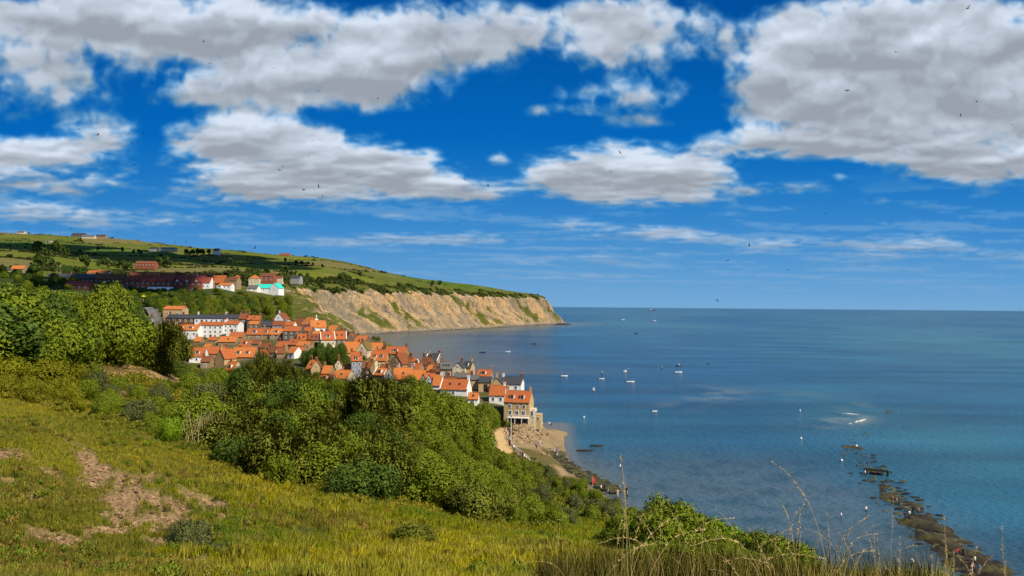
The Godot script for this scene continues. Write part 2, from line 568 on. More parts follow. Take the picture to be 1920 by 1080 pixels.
	mat("yellow_cloth", Color(0.80, 0.62, 0.02), 0.8)
	mat("foam", Color(0.80, 0.80, 0.76), 0.8)
	mat("cloud", Color(0.85, 0.85, 0.85), 1.0)
	mat("clothed", Color.WHITE, 0.85).vertex_color_use_as_albedo = true
	leaf_mat("leaf_mid", Color(0.140, 0.182, 0.009))
	leaf_mat("leaf_dark", Color(0.070, 0.112, 0.012))
	leaf_mat("leaf_yellow", Color(0.190, 0.190, 0.008))
	leaf_mat("leaf_olive", Color(0.140, 0.155, 0.016))
	leaf_mat("leaf_fresh", Color(0.17, 0.26, 0.010))
	leaf_mat("leaf_grey", Color(0.105, 0.120, 0.036))
	leaf_mat("leaf_far", Color(0.045, 0.070, 0.012), 0.25)
	var g := leaf_mat("grass", Color.WHITE, 0.4)
	g.roughness = 0.7

# ---------------------------------------------------------------- the ground sheet
const SCARS := [[170, 862, 52, 8, 32], [215, 892, 58, 10, 32], [262, 925, 60, 11, 32], [235, 940, 45, 14, 40], [270, 972, 62, 20, 25], [205, 985, 60, 16, 5], [312, 950, 40, 14, 30], [290, 893, 42, 6, 24], [372, 928, 36, 7, 15], [405, 942, 32, 8, 10], [420, 965, 24, 5, -12], [20, 845, 36, 10, 15], [10, 900, 30, 9, 0], [62, 932, 24, 5, 10], [118, 1003, 32, 7, -14], [300, 1012, 30, 8, 25], [345, 1050, 40, 10, 15], [300, 1072, 40, 8, 5], [100, 880, 26, 5, 10]]
const STRAW := [[235, 698, 34, 14], [290, 705, 60, 14], [330, 712, 40, 10], [250, 740, 22, 8]]
var scar_at: Array = []
var straw_at: Array = []
var scar_ready := false

func place_patches() -> void:
	for s in SCARS:
		var c := hit(s[0], s[1])
		var e := hit(s[0] + s[2] * cos(deg_to_rad(s[4])), s[1] + s[2] * sin(deg_to_rad(s[4])))
		var f := hit(s[0], s[1] - s[3])
		var ax := Vector2(e.x - c.x, e.z - c.z)
		scar_at.append([Vector2(c.x, c.z), ax.normalized(), ax.length(), maxf(absf(f.z - c.z), 0.6)])
	for s in STRAW:
		var c := hit(s[0], s[1])
		var f := hit(s[0], s[1] - s[3])
		straw_at.append([Vector2(c.x, c.z), s[2] / F * -c.z, clampf(absf(f.z - c.z), 2.0, 12.0)])
	scar_ready = true

# how bare the soil is at a spot near the path, 0 to 1
func bare(x: float, d: float) -> float:
	var m := -1.0
	var p := Vector2(x, -d)
	for s in scar_at:
		var q: Vector2 = p - s[0]
		var a: float = q.dot(s[1]) / s[2]
		var b: float = q.dot(s[1].orthogonal()) / s[3]
		m = maxf(m, 1.0 - (a * a + b * b))
	if m > -0.6:
		m += n_b.get_noise_2d(x * 11.0, d * 11.0) * 1.25 + n_c.get_noise_2d(x * 22.0, d * 22.0) * 1.15
	return smoothstep(0.0, 0.55, m)

func strawy(x: float, d: float) -> float:
	var m := -1.0
	var p := Vector2(x, -d)
	for s in straw_at:
		var q: Vector2 = p - s[0]
		m = maxf(m, 1.0 - Vector2(q.x / s[1], q.y / s[2]).length_squared())
	return m

var cells := FastNoiseLite.new()
var edges := FastNoiseLite.new()

func field_color(x: float, d: float) -> Color:
	var k := cells.get_noise_2d(x, d * 0.62) * 0.5 + 0.5
	var c := Color(0.085, 0.105, 0.022).lerp(Color(0.13, 0.155, 0.022), fposmod(k * 7.3, 1.0))
	if fposmod(k * 13.7, 1.0) > 0.66:
		c = Color(0.16, 0.145, 0.05)
	elif fposmod(k * 5.1, 1.0) > 0.7:
		c = Color(0.075, 0.13, 0.02)
	var n := n_a.get_noise_2d(x * 0.5, d * 0.5) * 0.5 + n_b.get_noise_2d(x * 0.6, d * 0.9) * 0.5
	c = c * (1.0 + n * 0.35)
	if n_b.get_noise_2d(x * 0.45 + 70.0, d * 0.45) > 0.22:
		c = c.lerp(Color(0.19, 0.155, 0.06), 0.55)
	return c

func land_color(x: float, d: float, y: float) -> Color:
	var c: Color
	if d < 250.0:
		var n := n_a.get_noise_2d(x * 5.0, d * 5.0)
		var m := n_b.get_noise_2d(x * 6.0 + 50.0, d * 6.0)
		c = Color(0.13, 0.13, 0.018).lerp(Color(0.21, 0.175, 0.022), clampf(0.5 + n, 0.0, 1.0))
		c = c.lerp(Color(0.065, 0.085, 0.016), clampf(0.35 + m, 0.0, 1.0) * 0.7)
		if d > 14.0 and d < 90.0:
			var b := bare(x, d)
			if b > 0.0:
				var e := Color(0.36, 0.24, 0.13).lerp(Color(0.23, 0.145, 0.075), clampf(0.5 + n_b.get_noise_2d(x * 24.0, d * 24.0) * 1.3, 0.0, 1.0))
				c = c.lerp(e, b)
		if d > 60.0 and d < 200.0:
			var s := strawy(x, d)
			if s > -0.3:
				c = c.lerp(Color(0.42, 0.27, 0.12), smoothstep(-0.3, 0.3, s + m * 0.5))
	elif d < 470.0:
		c = Color(0.07, 0.085, 0.025).lerp(Color(0.16, 0.13, 0.07), clampf(0.45 + n_b.get_noise_2d(x * 3.0, d * 3.0), 0.0, 1.0))
	else:
		c = field_color(x, d)
		if d < 700.0:
			c = Color(0.05, 0.07, 0.02).lerp(c, smoothstep(560.0, 700.0, d))
	if d > 196.0 and d < 276.0 and x > 1.0 and y < 4.6:
		y = minf(y, 1.2)
	if y < 2.2:
		var sandy := Color(0.40, 0.28, 0.15).lerp(Color(0.22, 0.17, 0.10), clampf(0.5 + n_b.get_noise_2d(x * 8.0, d * 8.0), 0.0, 1.0))
		if d < 232.0 and n_a.get_noise_2d(x * 4.0 + 9.0, d * 4.0) > -0.05:
			sandy = sandy.lerp(Color(0.085, 0.082, 0.02), 0.75)
		c = c.lerp(sandy, 1.0 - smoothstep(1.2, 2.4, y))
	return c

func make_land() -> void:
	cells.noise_type = FastNoiseLite.TYPE_CELLULAR
	cells.seed = 4
	cells.frequency = 0.0052
	cells.fractal_type = FastNoiseLite.FRACTAL_NONE
	cells.cellular_jitter = 0.8
	cells.cellular_return_type = FastNoiseLite.RETURN_CELL_VALUE
	edges.noise_type = FastNoiseLite.TYPE_CELLULAR
	edges.seed = 4
	edges.frequency = 0.0052
	edges.fractal_type = FastNoiseLite.FRACTAL_NONE
	edges.cellular_jitter = 0.8
	edges.cellular_return_type = FastNoiseLite.RETURN_DISTANCE2_SUB
	var nu := 400
	var nv := 430
	var pos := PackedVector3Array()
	var col := PackedColorArray()
	pos.resize(nu * nv)
	col.resize(nu * nv)
	for j in nv:
		var e := 6.0 * pow(4220.0 / 6.0, float(j) / (nv - 1))
		var d := e - 20.0
		var spread := lerpf(d + 20.0, d, smoothstep(8.0, 40.0, d))
		for i in nu:
			var x := lerpf(-1.20, 1.12, float(i) / (nu - 1)) * maxf(spread, 6.0)
			var y := height(x, d)
			col[j * nu + i] = land_color(x, d, y)
			if d > 500.0:
				var c := coast_distance(x, d)
				if c.x > -10.0:
					var wide := cliff_wide(c.y)
					y -= 7.0 * (1.0 - smoothstep(wide - 2.0, wide + 38.0, c.x))
			pos[j * nu + i] = Vector3(x, y, -d)
	var o := mi("ground", grid_mesh(nu, nv, pos, col), M.ground)
	tag(o, "grassy cliff slope running down to the village and up to the fields", "ground", "", "structure")

# ---------------------------------------------------------------- the far cliff, in finer steps
var foot_line := Curve2D.new()

func cliff_spot(a: float, s: float) -> Vector2:
	var e := foot_line.sample_baked(a + 45.0) - foot_line.sample_baked(a - 45.0)
	return foot_line.sample_baked(a) + Vector2(-e.y, e.x).normalized() * s

func make_cliff() -> void:
	var pts: PackedVector2Array = []
	for c in COAST:
		pts.append(Vector2(c[0], c[1]))
	for i in pts.size():
		var t := (pts[mini(i + 1, pts.size() - 1)] - pts[maxi(i - 1, 0)]) * 0.12
		foot_line.add_point(pts[i], -t, t)
	var start := 200.0
	var stop := 2260.0
	var nu := 1050
	var nv := 120
	var pos := PackedVector3Array()
	var col := PackedColorArray()
	pos.resize(nu * nv)
	col.resize(nu * nv)
	for i in nu:
		var a := lerpf(start, stop, float(i) / (nu - 1))
		var g1 := n_a.get_noise_2d(a * 1.6, 40.0)
		var g2 := n_b.get_noise_2d(a * 2.4, 90.0)
		var wide := cliff_wide(a)
		for j in nv:
			var s := lerpf(-7.0, wide + 44.0, pow(float(j) / (nv - 1), 1.15))
			var q := cliff_spot(a, s)
			var bell := smoothstep(2.0, 22.0, s) * (1.0 - smoothstep(wide - 8.0, wide + 20.0, s))
			var lean := a + s * 0.55
			var ridge := n_a.get_noise_2d(lean * 2.0, s * 0.5) * 17.0 + (0.35 - absf(n_b.get_noise_2d(lean * 1.7, s * 0.4))) * 27.0 + (0.3 - absf(n_c.get_noise_2d(lean * 1.8, s * 0.5))) * 12.0
			var top := 45.0 - table_drop(q.x, q.y)
			var y := minf(top, cliff_height(s + ridge * bell, a))
			if s > wide * 0.6:
				y = minf(y, top + n_a.get_noise_2d(q.x * 0.73, q.y * 0.73) * 2.7)
			# level beds in the steep rock
			if y > 34.0 and y < 66.0:
				y += sin(y * 1.05 + g1 * 4.0) * 0.9
			if s < 9.0:
				y += absf(n_c.get_noise_2d(a * 9.0, s * 30.0)) * 2.2 * smoothstep(-5.0, 1.0, s)
			pos[j * nu + i] = Vector3(q.x, y, -q.y)
			var rel := clampf((y - 2.0) / maxf(top - 2.0, 5.0), 0.0, 1.0)
			var v1 := n_a.get_noise_2d(lean * 1.4, s * 0.6 + 300.0)
			var v2 := n_b.get_noise_2d(lean * 3.2, s * 1.6 + 30.0)
			var c := Color(0.42, 0.30, 0.168).lerp(Color(0.26, 0.20, 0.13), clampf(0.5 + v1 * 1.7, 0.0, 1.0))
			c = c.lerp(Color(0.165, 0.145, 0.115), clampf(v2 * 2.0 + 0.25 - rel * 0.3, 0.0, 0.9))
			if v1 < -0.24:
				c = c.lerp(Color(0.43, 0.27, 0.13), 0.6)
			# beds show as pale and dark bands
			if rel > 0.5:
				c = c * (1.0 + 0.22 * sin(y * 1.05 + g1 * 4.0) + 0.16 * sin(y * 2.7 + g2 * 5.0))
			if y < 3.4:
				c = Color(0.20, 0.17, 0.13).lerp(Color(0.06, 0.052, 0.042), clampf((1.2 - y) * 0.8, 0.0, 1.0)) * (1.0 + v2)
			# grass on the slumps and over the top edge
			var green := n_a.get_noise_2d(lean * 0.9 + 500.0, s * 0.55) * 1.3 + n_b.get_noise_2d(lean * 2.0, s * 2.0) * 0.4
			var lush := smoothstep(0.20, 0.34, green) * smoothstep(6.0, 16.0, s)
			lush = maxf(lush, smoothstep(-3.0, -0.8, y - top + n_b.get_noise_2d(a * 6.0, s * 6.0) * 3.0))
			lush = maxf(lush, smoothstep(0.82, 0.86, s / wide + n_b.get_noise_2d(a * 3.0, s * 3.0) * 0.06))
			if a < 330.0:
				lush = maxf(lush, smoothstep(0.0, 0.2, n_a.get_noise_2d(a * 2.0, s * 2.0) + 0.1))
			c = c.lerp(Color(0.075, 0.088, 0.02).lerp(Color(0.125, 0.13, 0.03), clampf(0.5 + v2, 0.0, 1.0)), lush)
			if s > wide + 4.0:
				c = c.lerp(field_color(q.x, q.y), smoothstep(wide + 4.0, wide + 36.0, s))
			col[j * nu + i] = c
	var o := mi("cliff", grid_mesh(nu, nv, pos, col), M.rock)
	tag(o, "long tan sea cliff with slumped lower slopes and grass patches", "cliff", "", "structure")

# ---------------------------------------------------------------- the sea
const SILT := [[1330, 738, 90, 14, 0.55], [1270, 760, 50, 9, 0.35], [1595, 782, 42, 12, 1.0], [1540, 790, 60, 12, 0.55], [1600, 755, 30, 14, 0.4], [1500, 740, 60, 9, 0.25]]

func make_sea() -> void:
	var nu := 420
	var nv := 420
	var pos := PackedVector3Array()
	var col := PackedColorArray()
	pos.resize(nu * nv)
	col.resize(nu * nv)
	var silt := []
	for s in SILT:
		silt.append([F * 45.0 / (s[1] - 578.0), s[0], s[1], s[2], s[3], s[4]])
	for j in nv:
		var d := 70.0 * pow(80000.0 / 70.0, float(j) / (nv - 1))
		var row := 578.0 + F * 45.0 / d
		for i in nu:
			var t := float(i) / (nu - 1)
			var x := lerpf(-0.62, 1.6, t) * d
			pos[j * nu + i] = Vector3(x, 0.0, -d)
			var u := 960.0 + F * x / d
			var a := n_a.get_noise_2d(x * 0.14, d * 0.055)
			var b := n_b.get_noise_2d(x * 0.35 + 900.0, d * 0.22)
			# patches of clear and cloudy water, drawn out along the wind
			var deep := Color(0.008, 0.056, 0.116)
			var teal := Color(0.026, 0.108, 0.136)
			var c := deep.lerp(teal, clampf(0.45 + a * 1.3 + b * 0.5, 0.0, 1.0))
			var streak := n_a.get_noise_2d(x * 0.30, d * 1.6) * 0.6 + n_b.get_noise_2d(x * 0.22, d * 1.1) * 0.5
			c = c * (1.0 + streak * 0.8)
			# silt stirred up over the sand
			var m := 0.0
			for s in silt:
				var p: float = (u - s[1]) / s[3]
				var q: float = (row - s[2]) / s[4]
				var e := p * p + q * q
				if e < 4.0:
					m = maxf(m, s[5] * exp(-e * 1.2) * clampf(0.55 + n_b.get_noise_2d(x * 1.2, d * 0.9) * 2.2 + n_c.get_noise_2d(x * 1.5, d * 1.2) * 0.8, 0.0, 1.0))
			c = c.lerp(Color(0.26, 0.27, 0.20), m * 0.75)
			# under the cliff and along the beach the water is brown with clay
			if d > 500.0 and d < 2300.0 and x < 260.0:
				var cd := coast_distance(x, d)
				c = c.lerp(Color(0.115, 0.115, 0.085), smoothstep(-190.0, -4.0, cd.x) * 0.75)
			elif d < 290.0:
				# sand and weed show through the shallows
				var shore := 45.0 - table_drop(x, d)
				c = c.lerp(Color(0.15, 0.135, 0.10), smoothstep(-1.7, -0.1, shore) * 0.8)
				var flat := smoothstep(115.0, 60.0, x + b * 30.0) * smoothstep(250.0, 180.0, d + a * 60.0)
				c = c.lerp(Color(0.085, 0.10, 0.095).lerp(Color(0.035, 0.045, 0.035), clampf(n_b.get_noise_2d(x * 4.0, d * 5.0) * 2.0, 0.0, 1.0)), flat * 0.6)
			col[j * nu + i] = c
	var o := mi("sea", grid_mesh(nu, nv, pos, col), M.sea)
	tag(o, "calm blue sea reaching from the beach to the horizon", "sea", "", "structure")

# ---------------------------------------------------------------- plants
# a crown of unit radius standing on y = 0: leaf sprays on the skins of several lumps, so that clumps shade one another
func crown_mesh(sd: int, lumps: int, leaves: int, leaf: float, tall: float, loose := 0.15, twigs := 0) -> ArrayMesh:
	var r := RandomNumberGenerator.new()
	r.seed = sd
	var cs: PackedVector3Array = []
	var rs: PackedFloat32Array = []
	for k in lumps:
		var a := r.randf() * TAU
		var q := sqrt(r.randf()) * 0.66
		var h := r.randf()
		var rad := lerpf(0.46, 0.22, h) * r.randf_range(0.6, 1.25)
		cs.append(Vector3(cos(a) * q * (1.0 - 0.45 * h), (0.28 + h * 0.62) * tall, sin(a) * q * (1.0 - 0.45 * h)))
		rs.append(rad)
	var pos := PackedVector3Array()
	var nor := PackedVector3Array()
	var col := PackedColorArray()
	var idx := PackedInt32Array()
	var made := 0
	var tries := 0
	while made < leaves and tries < leaves * 4:
		tries += 1
		var k := r.randi() % lumps
		var dir := Vector3(r.randfn(), r.randfn() * 0.9 + 0.18, r.randfn()).normalized()
		var p := cs[k] + dir * rs[k] * r.randf_range(1.0 - loose * 2.2, 1.0 + loose) * Vector3(1, minf(tall, 1.25), 1)
		if p.y < 0.02:
			continue
		var buried := false
		for m in lumps:
			if m != k and p.distance_to(cs[m]) < rs[m] * 0.62:
				buried = true
				break
		if buried:
			continue
		var face := (dir + Vector3(r.randfn(), r.randfn() + 0.3, r.randfn()) * 0.75).normalized()
		var e := face.cross(Vector3(r.randfn(), r.randfn(), r.randfn())).normalized() * leaf * r.randf_range(0.45, 1.9)
		var f := face.cross(e).normalized() * leaf * r.randf_range(0.35, 0.85)
		var n := (dir * 0.75 + face * 0.6).normalized()
		var b := r.randf_range(0.65, 1.35)
		var c := Color(b * r.randf_range(0.8, 1.25), b, b * r.randf_range(0.6, 1.2))
		var at0 := pos.size()
		pos.append(p - e)
		pos.append(p + f + e * 0.15)
		pos.append(p + e)
		pos.append(p - f - e * 0.1)
		for q2 in 4:
			nor.append(n)
			col.append(c)
		idx.append_array(PackedInt32Array([at0, at0 + 1, at0 + 2, at0, at0 + 2, at0 + 3]))
		made += 1
	for k in twigs:
		var a := r.randf() * TAU
		var q := r.randf() * 0.7
		var foot := Vector3(cos(a) * q * 0.7, r.randf() * 0.5 * tall, sin(a) * q * 0.7)
		var tip := Vector3(cos(a) * (q + 0.25) + r.randfn() * 0.12, (r.randf_range(0.95, 1.55) - q * 0.5) * tall, sin(a) * (q + 0.25) + r.randfn() * 0.12)
		var wide := 0.013
		var side := (tip - foot).cross(Vector3(r.randfn(), r.randfn(), r.randfn())).normalized() * wide
		var other := (tip - foot).normalized().cross(side).normalized() * wide
		var at0 := pos.size()
		var bend := (foot + tip) * 0.5 + Vector3(r.randfn(), 0.0, r.randfn()) * 0.07
		for w in [side, other]:
			var b0 := pos.size()
			pos.append_array(PackedVector3Array([foot - w, foot + w, bend - w * 0.7, bend + w * 0.7, tip]))
			for q2 in 5:
				nor.append((w.cross(tip - foot)).normalized())
				col.append(Color(4.2, 2.6, 9.0))
			idx.append_array(PackedInt32Array([b0, b0 + 1, b0 + 2, b0 + 1, b0 + 3, b0 + 2, b0 + 2, b0 + 3, b0 + 4]))
	var arr := []
	arr.resize(Mesh.ARRAY_MAX)
	arr[Mesh.ARRAY_VERTEX] = pos
	arr[Mesh.ARRAY_NORMAL] = nor
	arr[Mesh.ARRAY_COLOR] = col
	arr[Mesh.ARRAY_INDEX] = idx
	var m := ArrayMesh.new()
	m.add_surface_from_arrays(Mesh.PRIMITIVE_TRIANGLES, arr)
	return m

func tube(st: SurfaceTool, a: Vector3, b: Vector3, ra: float, rb: float, sides := 6) -> void:
	var dir := (b - a).normalized()
	var e := dir.cross(Vector3(0.31, 0.2, 0.93)).normalized()
	var f := dir.cross(e)
	for k in sides:
		var t := TAU * k / sides
		var t2 := TAU * (k + 1) / sides
		var n0 := e * cos(t) + f * sin(t)
		var n1 := e * cos(t2) + f * sin(t2)
		for q in [[a + n0 * ra, n0], [b + n0 * rb, n0], [b + n1 * rb, n1], [a + n0 * ra, n0], [b + n1 * rb, n1], [a + n1 * ra, n1]]:
			st.set_normal(q[1])
			st.add_vertex(q[0])

func trunk_mesh(sd: int, tall: float) -> ArrayMesh:
	var r := RandomNumberGenerator.new()
	r.seed = sd
	var st := SurfaceTool.new()
	st.begin(Mesh.PRIMITIVE_TRIANGLES)
	var p := Vector3(0, -0.25, 0)
	var rad := 0.075
	for k in 4:
		var q := p + Vector3(r.randfn() * 0.05, 0.22 * tall, r.randfn() * 0.05)
		tube(st, p, q, rad, rad * 0.78)
		p = q
		rad *= 0.78
		if k > 0:
			for b in 2:
				var a := r.randf() * TAU
				tube(st, p, p + Vector3(cos(a) * 0.42, 0.3 * tall * r.randf_range(0.6, 1.2), sin(a) * 0.42), rad * 0.6, rad * 0.15, 5)
	return st.commit()

var crowns := {}
var trunk_a: ArrayMesh

func make_crowns() -> void:
	crowns.dense = [crown_mesh(101, 26, 13000, 0.034, 1.25, 0.28), crown_mesh(102, 28, 13000, 0.034, 1.1, 0.3), crown_mesh(103, 24, 13000, 0.034, 1.4, 0.26), crown_mesh(104, 22, 13000, 0.034, 1.2, 0.34)]
	crowns.loose = [crown_mesh(111, 20, 8000, 0.037, 1.0, 0.5, 60), crown_mesh(112, 22, 8000, 0.037, 1.15, 0.5, 90), crown_mesh(113, 18, 8000, 0.038, 0.9, 0.55, 30), crown_mesh(114, 17, 8000, 0.037, 1.25, 0.6, 50)]
	crowns.twiggy = [crown_mesh(121, 12, 3300, 0.045, 1.0, 0.45, 260), crown_mesh(122, 11, 3000, 0.045, 1.15, 0.45, 320), crown_mesh(123, 12, 2800, 0.045, 1.3, 0.5, 300)]
	crowns.tuft = [crown_mesh(131, 5, 420, 0.10, 0.7, 0.4), crown_mesh(132, 6, 420, 0.10, 0.8, 0.4), crown_mesh(133, 4, 400, 0.10, 0.55, 0.45)]
	crowns.near = [crown_mesh(141, 22, 17000, 0.030, 1.0, 0.32), crown_mesh(142, 20, 17000, 0.030, 0.85, 0.34)]
	crowns.far = [crown_mesh(151, 7, 330, 0.17, 1.15), crown_mesh(152, 6, 330, 0.17, 0.95)]
	trunk_a = trunk_mesh(5, 1.0)

func plant(called: String, where: Vector3, rad: float, tall: float, form: String, leaf: String, label: String, category: String, group := "", trunk := true) -> Node3D:
	if group:
		label = where_in_view(label, where + Vector3(0, tall * 0.5, 0), rad, tall)
	var o := thing(called, label, category, where, rng.randf() * TAU, group)
	var k: int = rng.randi() % crowns[form].size()
	var c := mi("crown", crowns[form][k], M[leaf], o)
	c.scale = Vector3(rad * rng.randf_range(0.85, 1.3), tall / 1.42, rad * rng.randf_range(0.85, 1.2))
	c.rotation = Vector3(rng.randfn() * 0.1, 0, rng.randfn() * 0.1)
	if trunk:
		var t := mi("trunk", trunk_a, M.bark, o)
		t.scale = Vector3(rad * 0.8, tall * 0.72, rad * 0.8)
	return o

# what can be found next to a spot, for the labels: [column, row, name]
const MARKS := [[968, 775, "the stone hotel"], [935, 825, "the promenade"], [850, 730, "the skylight house"], [729, 705, "the pale grey gable"], [668, 690, "the blue-grey house"], [605, 672, "the dark tree clump"], [395, 618, "the tall white terrace"], [330, 598, "the brick terrace"], [280, 705, "the straw patch"], [260, 950, "the bare soil"], [318, 800, "the lime green tree"], [1111, 905, "the red flag"], [142, 535, "the red brick house"], [290, 595, "the steep road"], [230, 530, "the red hotel"], [500, 540, "the turquoise hall"], [400, 670, "the stone cottages"], [785, 1000, "the broad meadow bush"], [1170, 935, "the far beach end"], [0, 560, "the picture's left edge"], [560, 700, "the weathered stone gable"], [640, 705, "the low skylight roof"], [780, 718, "the twin brick stacks"], [890, 755, "the tiny white cottage"], [450, 680, "the two dormer roof"], [350, 545, "the white gables"], [430, 535, "the low orange roof"], [1000, 860, "the beach steps"], [1260, 940, "the tall cliff edge bush"], [1440, 1000, "the drooping stalk"], [1600, 1060, "the rock ledge"], [520, 600, "the lone white gable"], [580, 605, "the sea facing white gable"], [155, 440, "the skyline farmhouse"], [310, 466, "the long pale barn"], [270, 495, "the isolated brick row"], [15, 485, "the hillside cottage"], [30, 505, "the orange barn"], [150, 498, "the planted rows"], [405, 470, "the dark plantation"], [532, 478, "the far hill farm"], [650, 520, "the cliff top wood"], [815, 530, "the lone cliff trees"], [400, 800, "the bare stems"]]

func where_in_view(label: String, p: Vector3, rad: float, tall: float) -> String:
	var q := cam_b.inverse() * (p - EYE)
	var u := 960.0 + F * q.x / -q.z
	var v := 540.0 - F * q.y / -q.z
	var best := 1e9
	var mark: Array = MARKS[0]
	for m in MARKS:
		var e := Vector2(u - m[0], (v - m[1]) * 1.3).length()
		if e < best:
			best = e
			mark = m
	var side := "beside"
	if best > 14.0:
		if absf(v - mark[1]) * 1.3 > absf(u - mark[0]):
			side = "below" if v > mark[1] else "above"
		else:
			side = "right of" if u > mark[0] else "left of"
		if best > 110.0:
			side = "well " + side
		elif best < 45.0:
			side = "just " + side
	var shape := "low" if tall < 1.8 else "middling" if tall < 3.2 else "tall" if tall < 6.0 else "very tall"
	if rad > tall * 0.72:
		shape = "broad " + shape
	elif rad < tall * 0.56:
		shape = "slim " + shape
	var kind := label
	for cut in [" in the ", " on the ", " at the ", " beside the ", " below ", " between ", " near ", " above ", " of the ", " standing "]:
		var i := kind.find(cut)
		if i > 0:
			kind = kind.left(i)
	return "%s %s %s %s" % [shape, kind, side, mark[2]]

func along(pts: Array, u: float) -> float:
	if u <= pts[0][0]:
		return pts[0][1]
	for i in pts.size() - 1:
		if u <= pts[i + 1][0]:
			return lerpf(pts[i][1], pts[i + 1][1], (u - pts[i][0]) / float(pts[i + 1][0] - pts[i][0]))
	return pts[-1][1]

# upper outline of the scrub against village and sea, and the line where it meets the open grass
const TOPS := [[-400, 480], [0, 526], [60, 543], [120, 550], [180, 540], [215, 530], [250, 552], [268, 598], [296, 630], [328, 656], [352, 690], [400, 694], [440, 688], [475, 684], [520, 682], [560, 692], [600, 706], [660, 710], [720, 714], [780, 710], [820, 732], [870, 752], [895, 770], [908, 804], [918, 840], [955, 852], [1000, 868], [1050, 880], [1100, 903], [1170, 940], [1200, 918], [1260, 912], [1320, 924], [1335, 958], [1400, 968], [1450, 975], [1500, 1000], [1600, 1044], [1660, 1080]]
const GRASS_LINE := [[-400, 690], [0, 745], [90, 765], [150, 775], [230, 800], [300, 826], [400, 842], [450, 890], [520, 918], [600, 928], [700, 945], [800, 962], [900, 985], [1000, 992], [1100, 985], [1150, 1000], [1170, 1040], [1400, 1090], [1700, 1120]]

func zone_of(u: float, v: float) -> Array:
	# [form, leaf, name, label, category, group]
	if u < 350 and v < 700:
		if rng.randf() < 0.55:
			return ["dense", "leaf_mid", "broadleaf_tree", "rounded green broadleaf tree in the wood beside the village", "tree", "green trees in the hillside wood"]
		return ["dense", "leaf_dark", "dark_tree", "dark green tree in the wood beside the village", "tree", "dark trees in the hillside wood"]
	if u < 160 and v > 700:
		return ["loose", "leaf_yellow", "yellow_bush", "yellow-green bush at the foot of the hillside wood", "bush", "yellow bushes below the wood"]
	if u < 420 and v < 830:
		if rng.randf() < 0.4:
			return ["loose", "leaf_grey", "grey_willow", "grey-green willow scrub between the wood and the open grass", "bush", "grey willows by the grass"]
		return ["dense", "leaf_mid", "hawthorn_bush", "rounded green hawthorn bush near the straw-coloured grass patch", "bush", "hawthorns by the straw patch"]
	if u < 760:
		if rng.randf() < 0.5:
			return ["twiggy", "leaf_olive", "twiggy_shrub", "olive shrub with pale bare twigs in the middle of the slope", "shrub", "twiggy shrubs in mid slope"]
		if rng.randf() < 0.4:
			return ["loose", "leaf_dark", "blackthorn_shrub", "dark green blackthorn in the middle of the slope", "shrub", "blackthorns in mid slope"]
		return ["loose", "leaf_mid", "green_shrub", "mid green leafy shrub in the middle of the slope", "shrub", "green shrubs in mid slope"]
	if u < 1000:
		if rng.randf() < 0.35:
			return ["loose", "leaf_olive", "olive_shrub", "olive green shrub on the slope above the promenade", "shrub", "olive shrubs above the promenade"]
		return ["dense", "leaf_mid", "slope_bush", "thick green bush on the slope above the promenade", "bush", "green bushes above the promenade"]
	if u < 1160:
		if rng.randf() < 0.5:
			return ["loose", "leaf_grey", "sea_buckthorn", "grey-green sea buckthorn above the beach", "bush", "buckthorns above the beach"]
		return ["loose", "leaf_mid", "bank_bush", "green bush on the bank above the beach", "bush", "green bushes above the beach"]
	return ["near", "leaf_mid", "cliff_edge_bush", "leafy green bush at the cliff edge among the tall grass", "bush", "bushes at the cliff edge"]

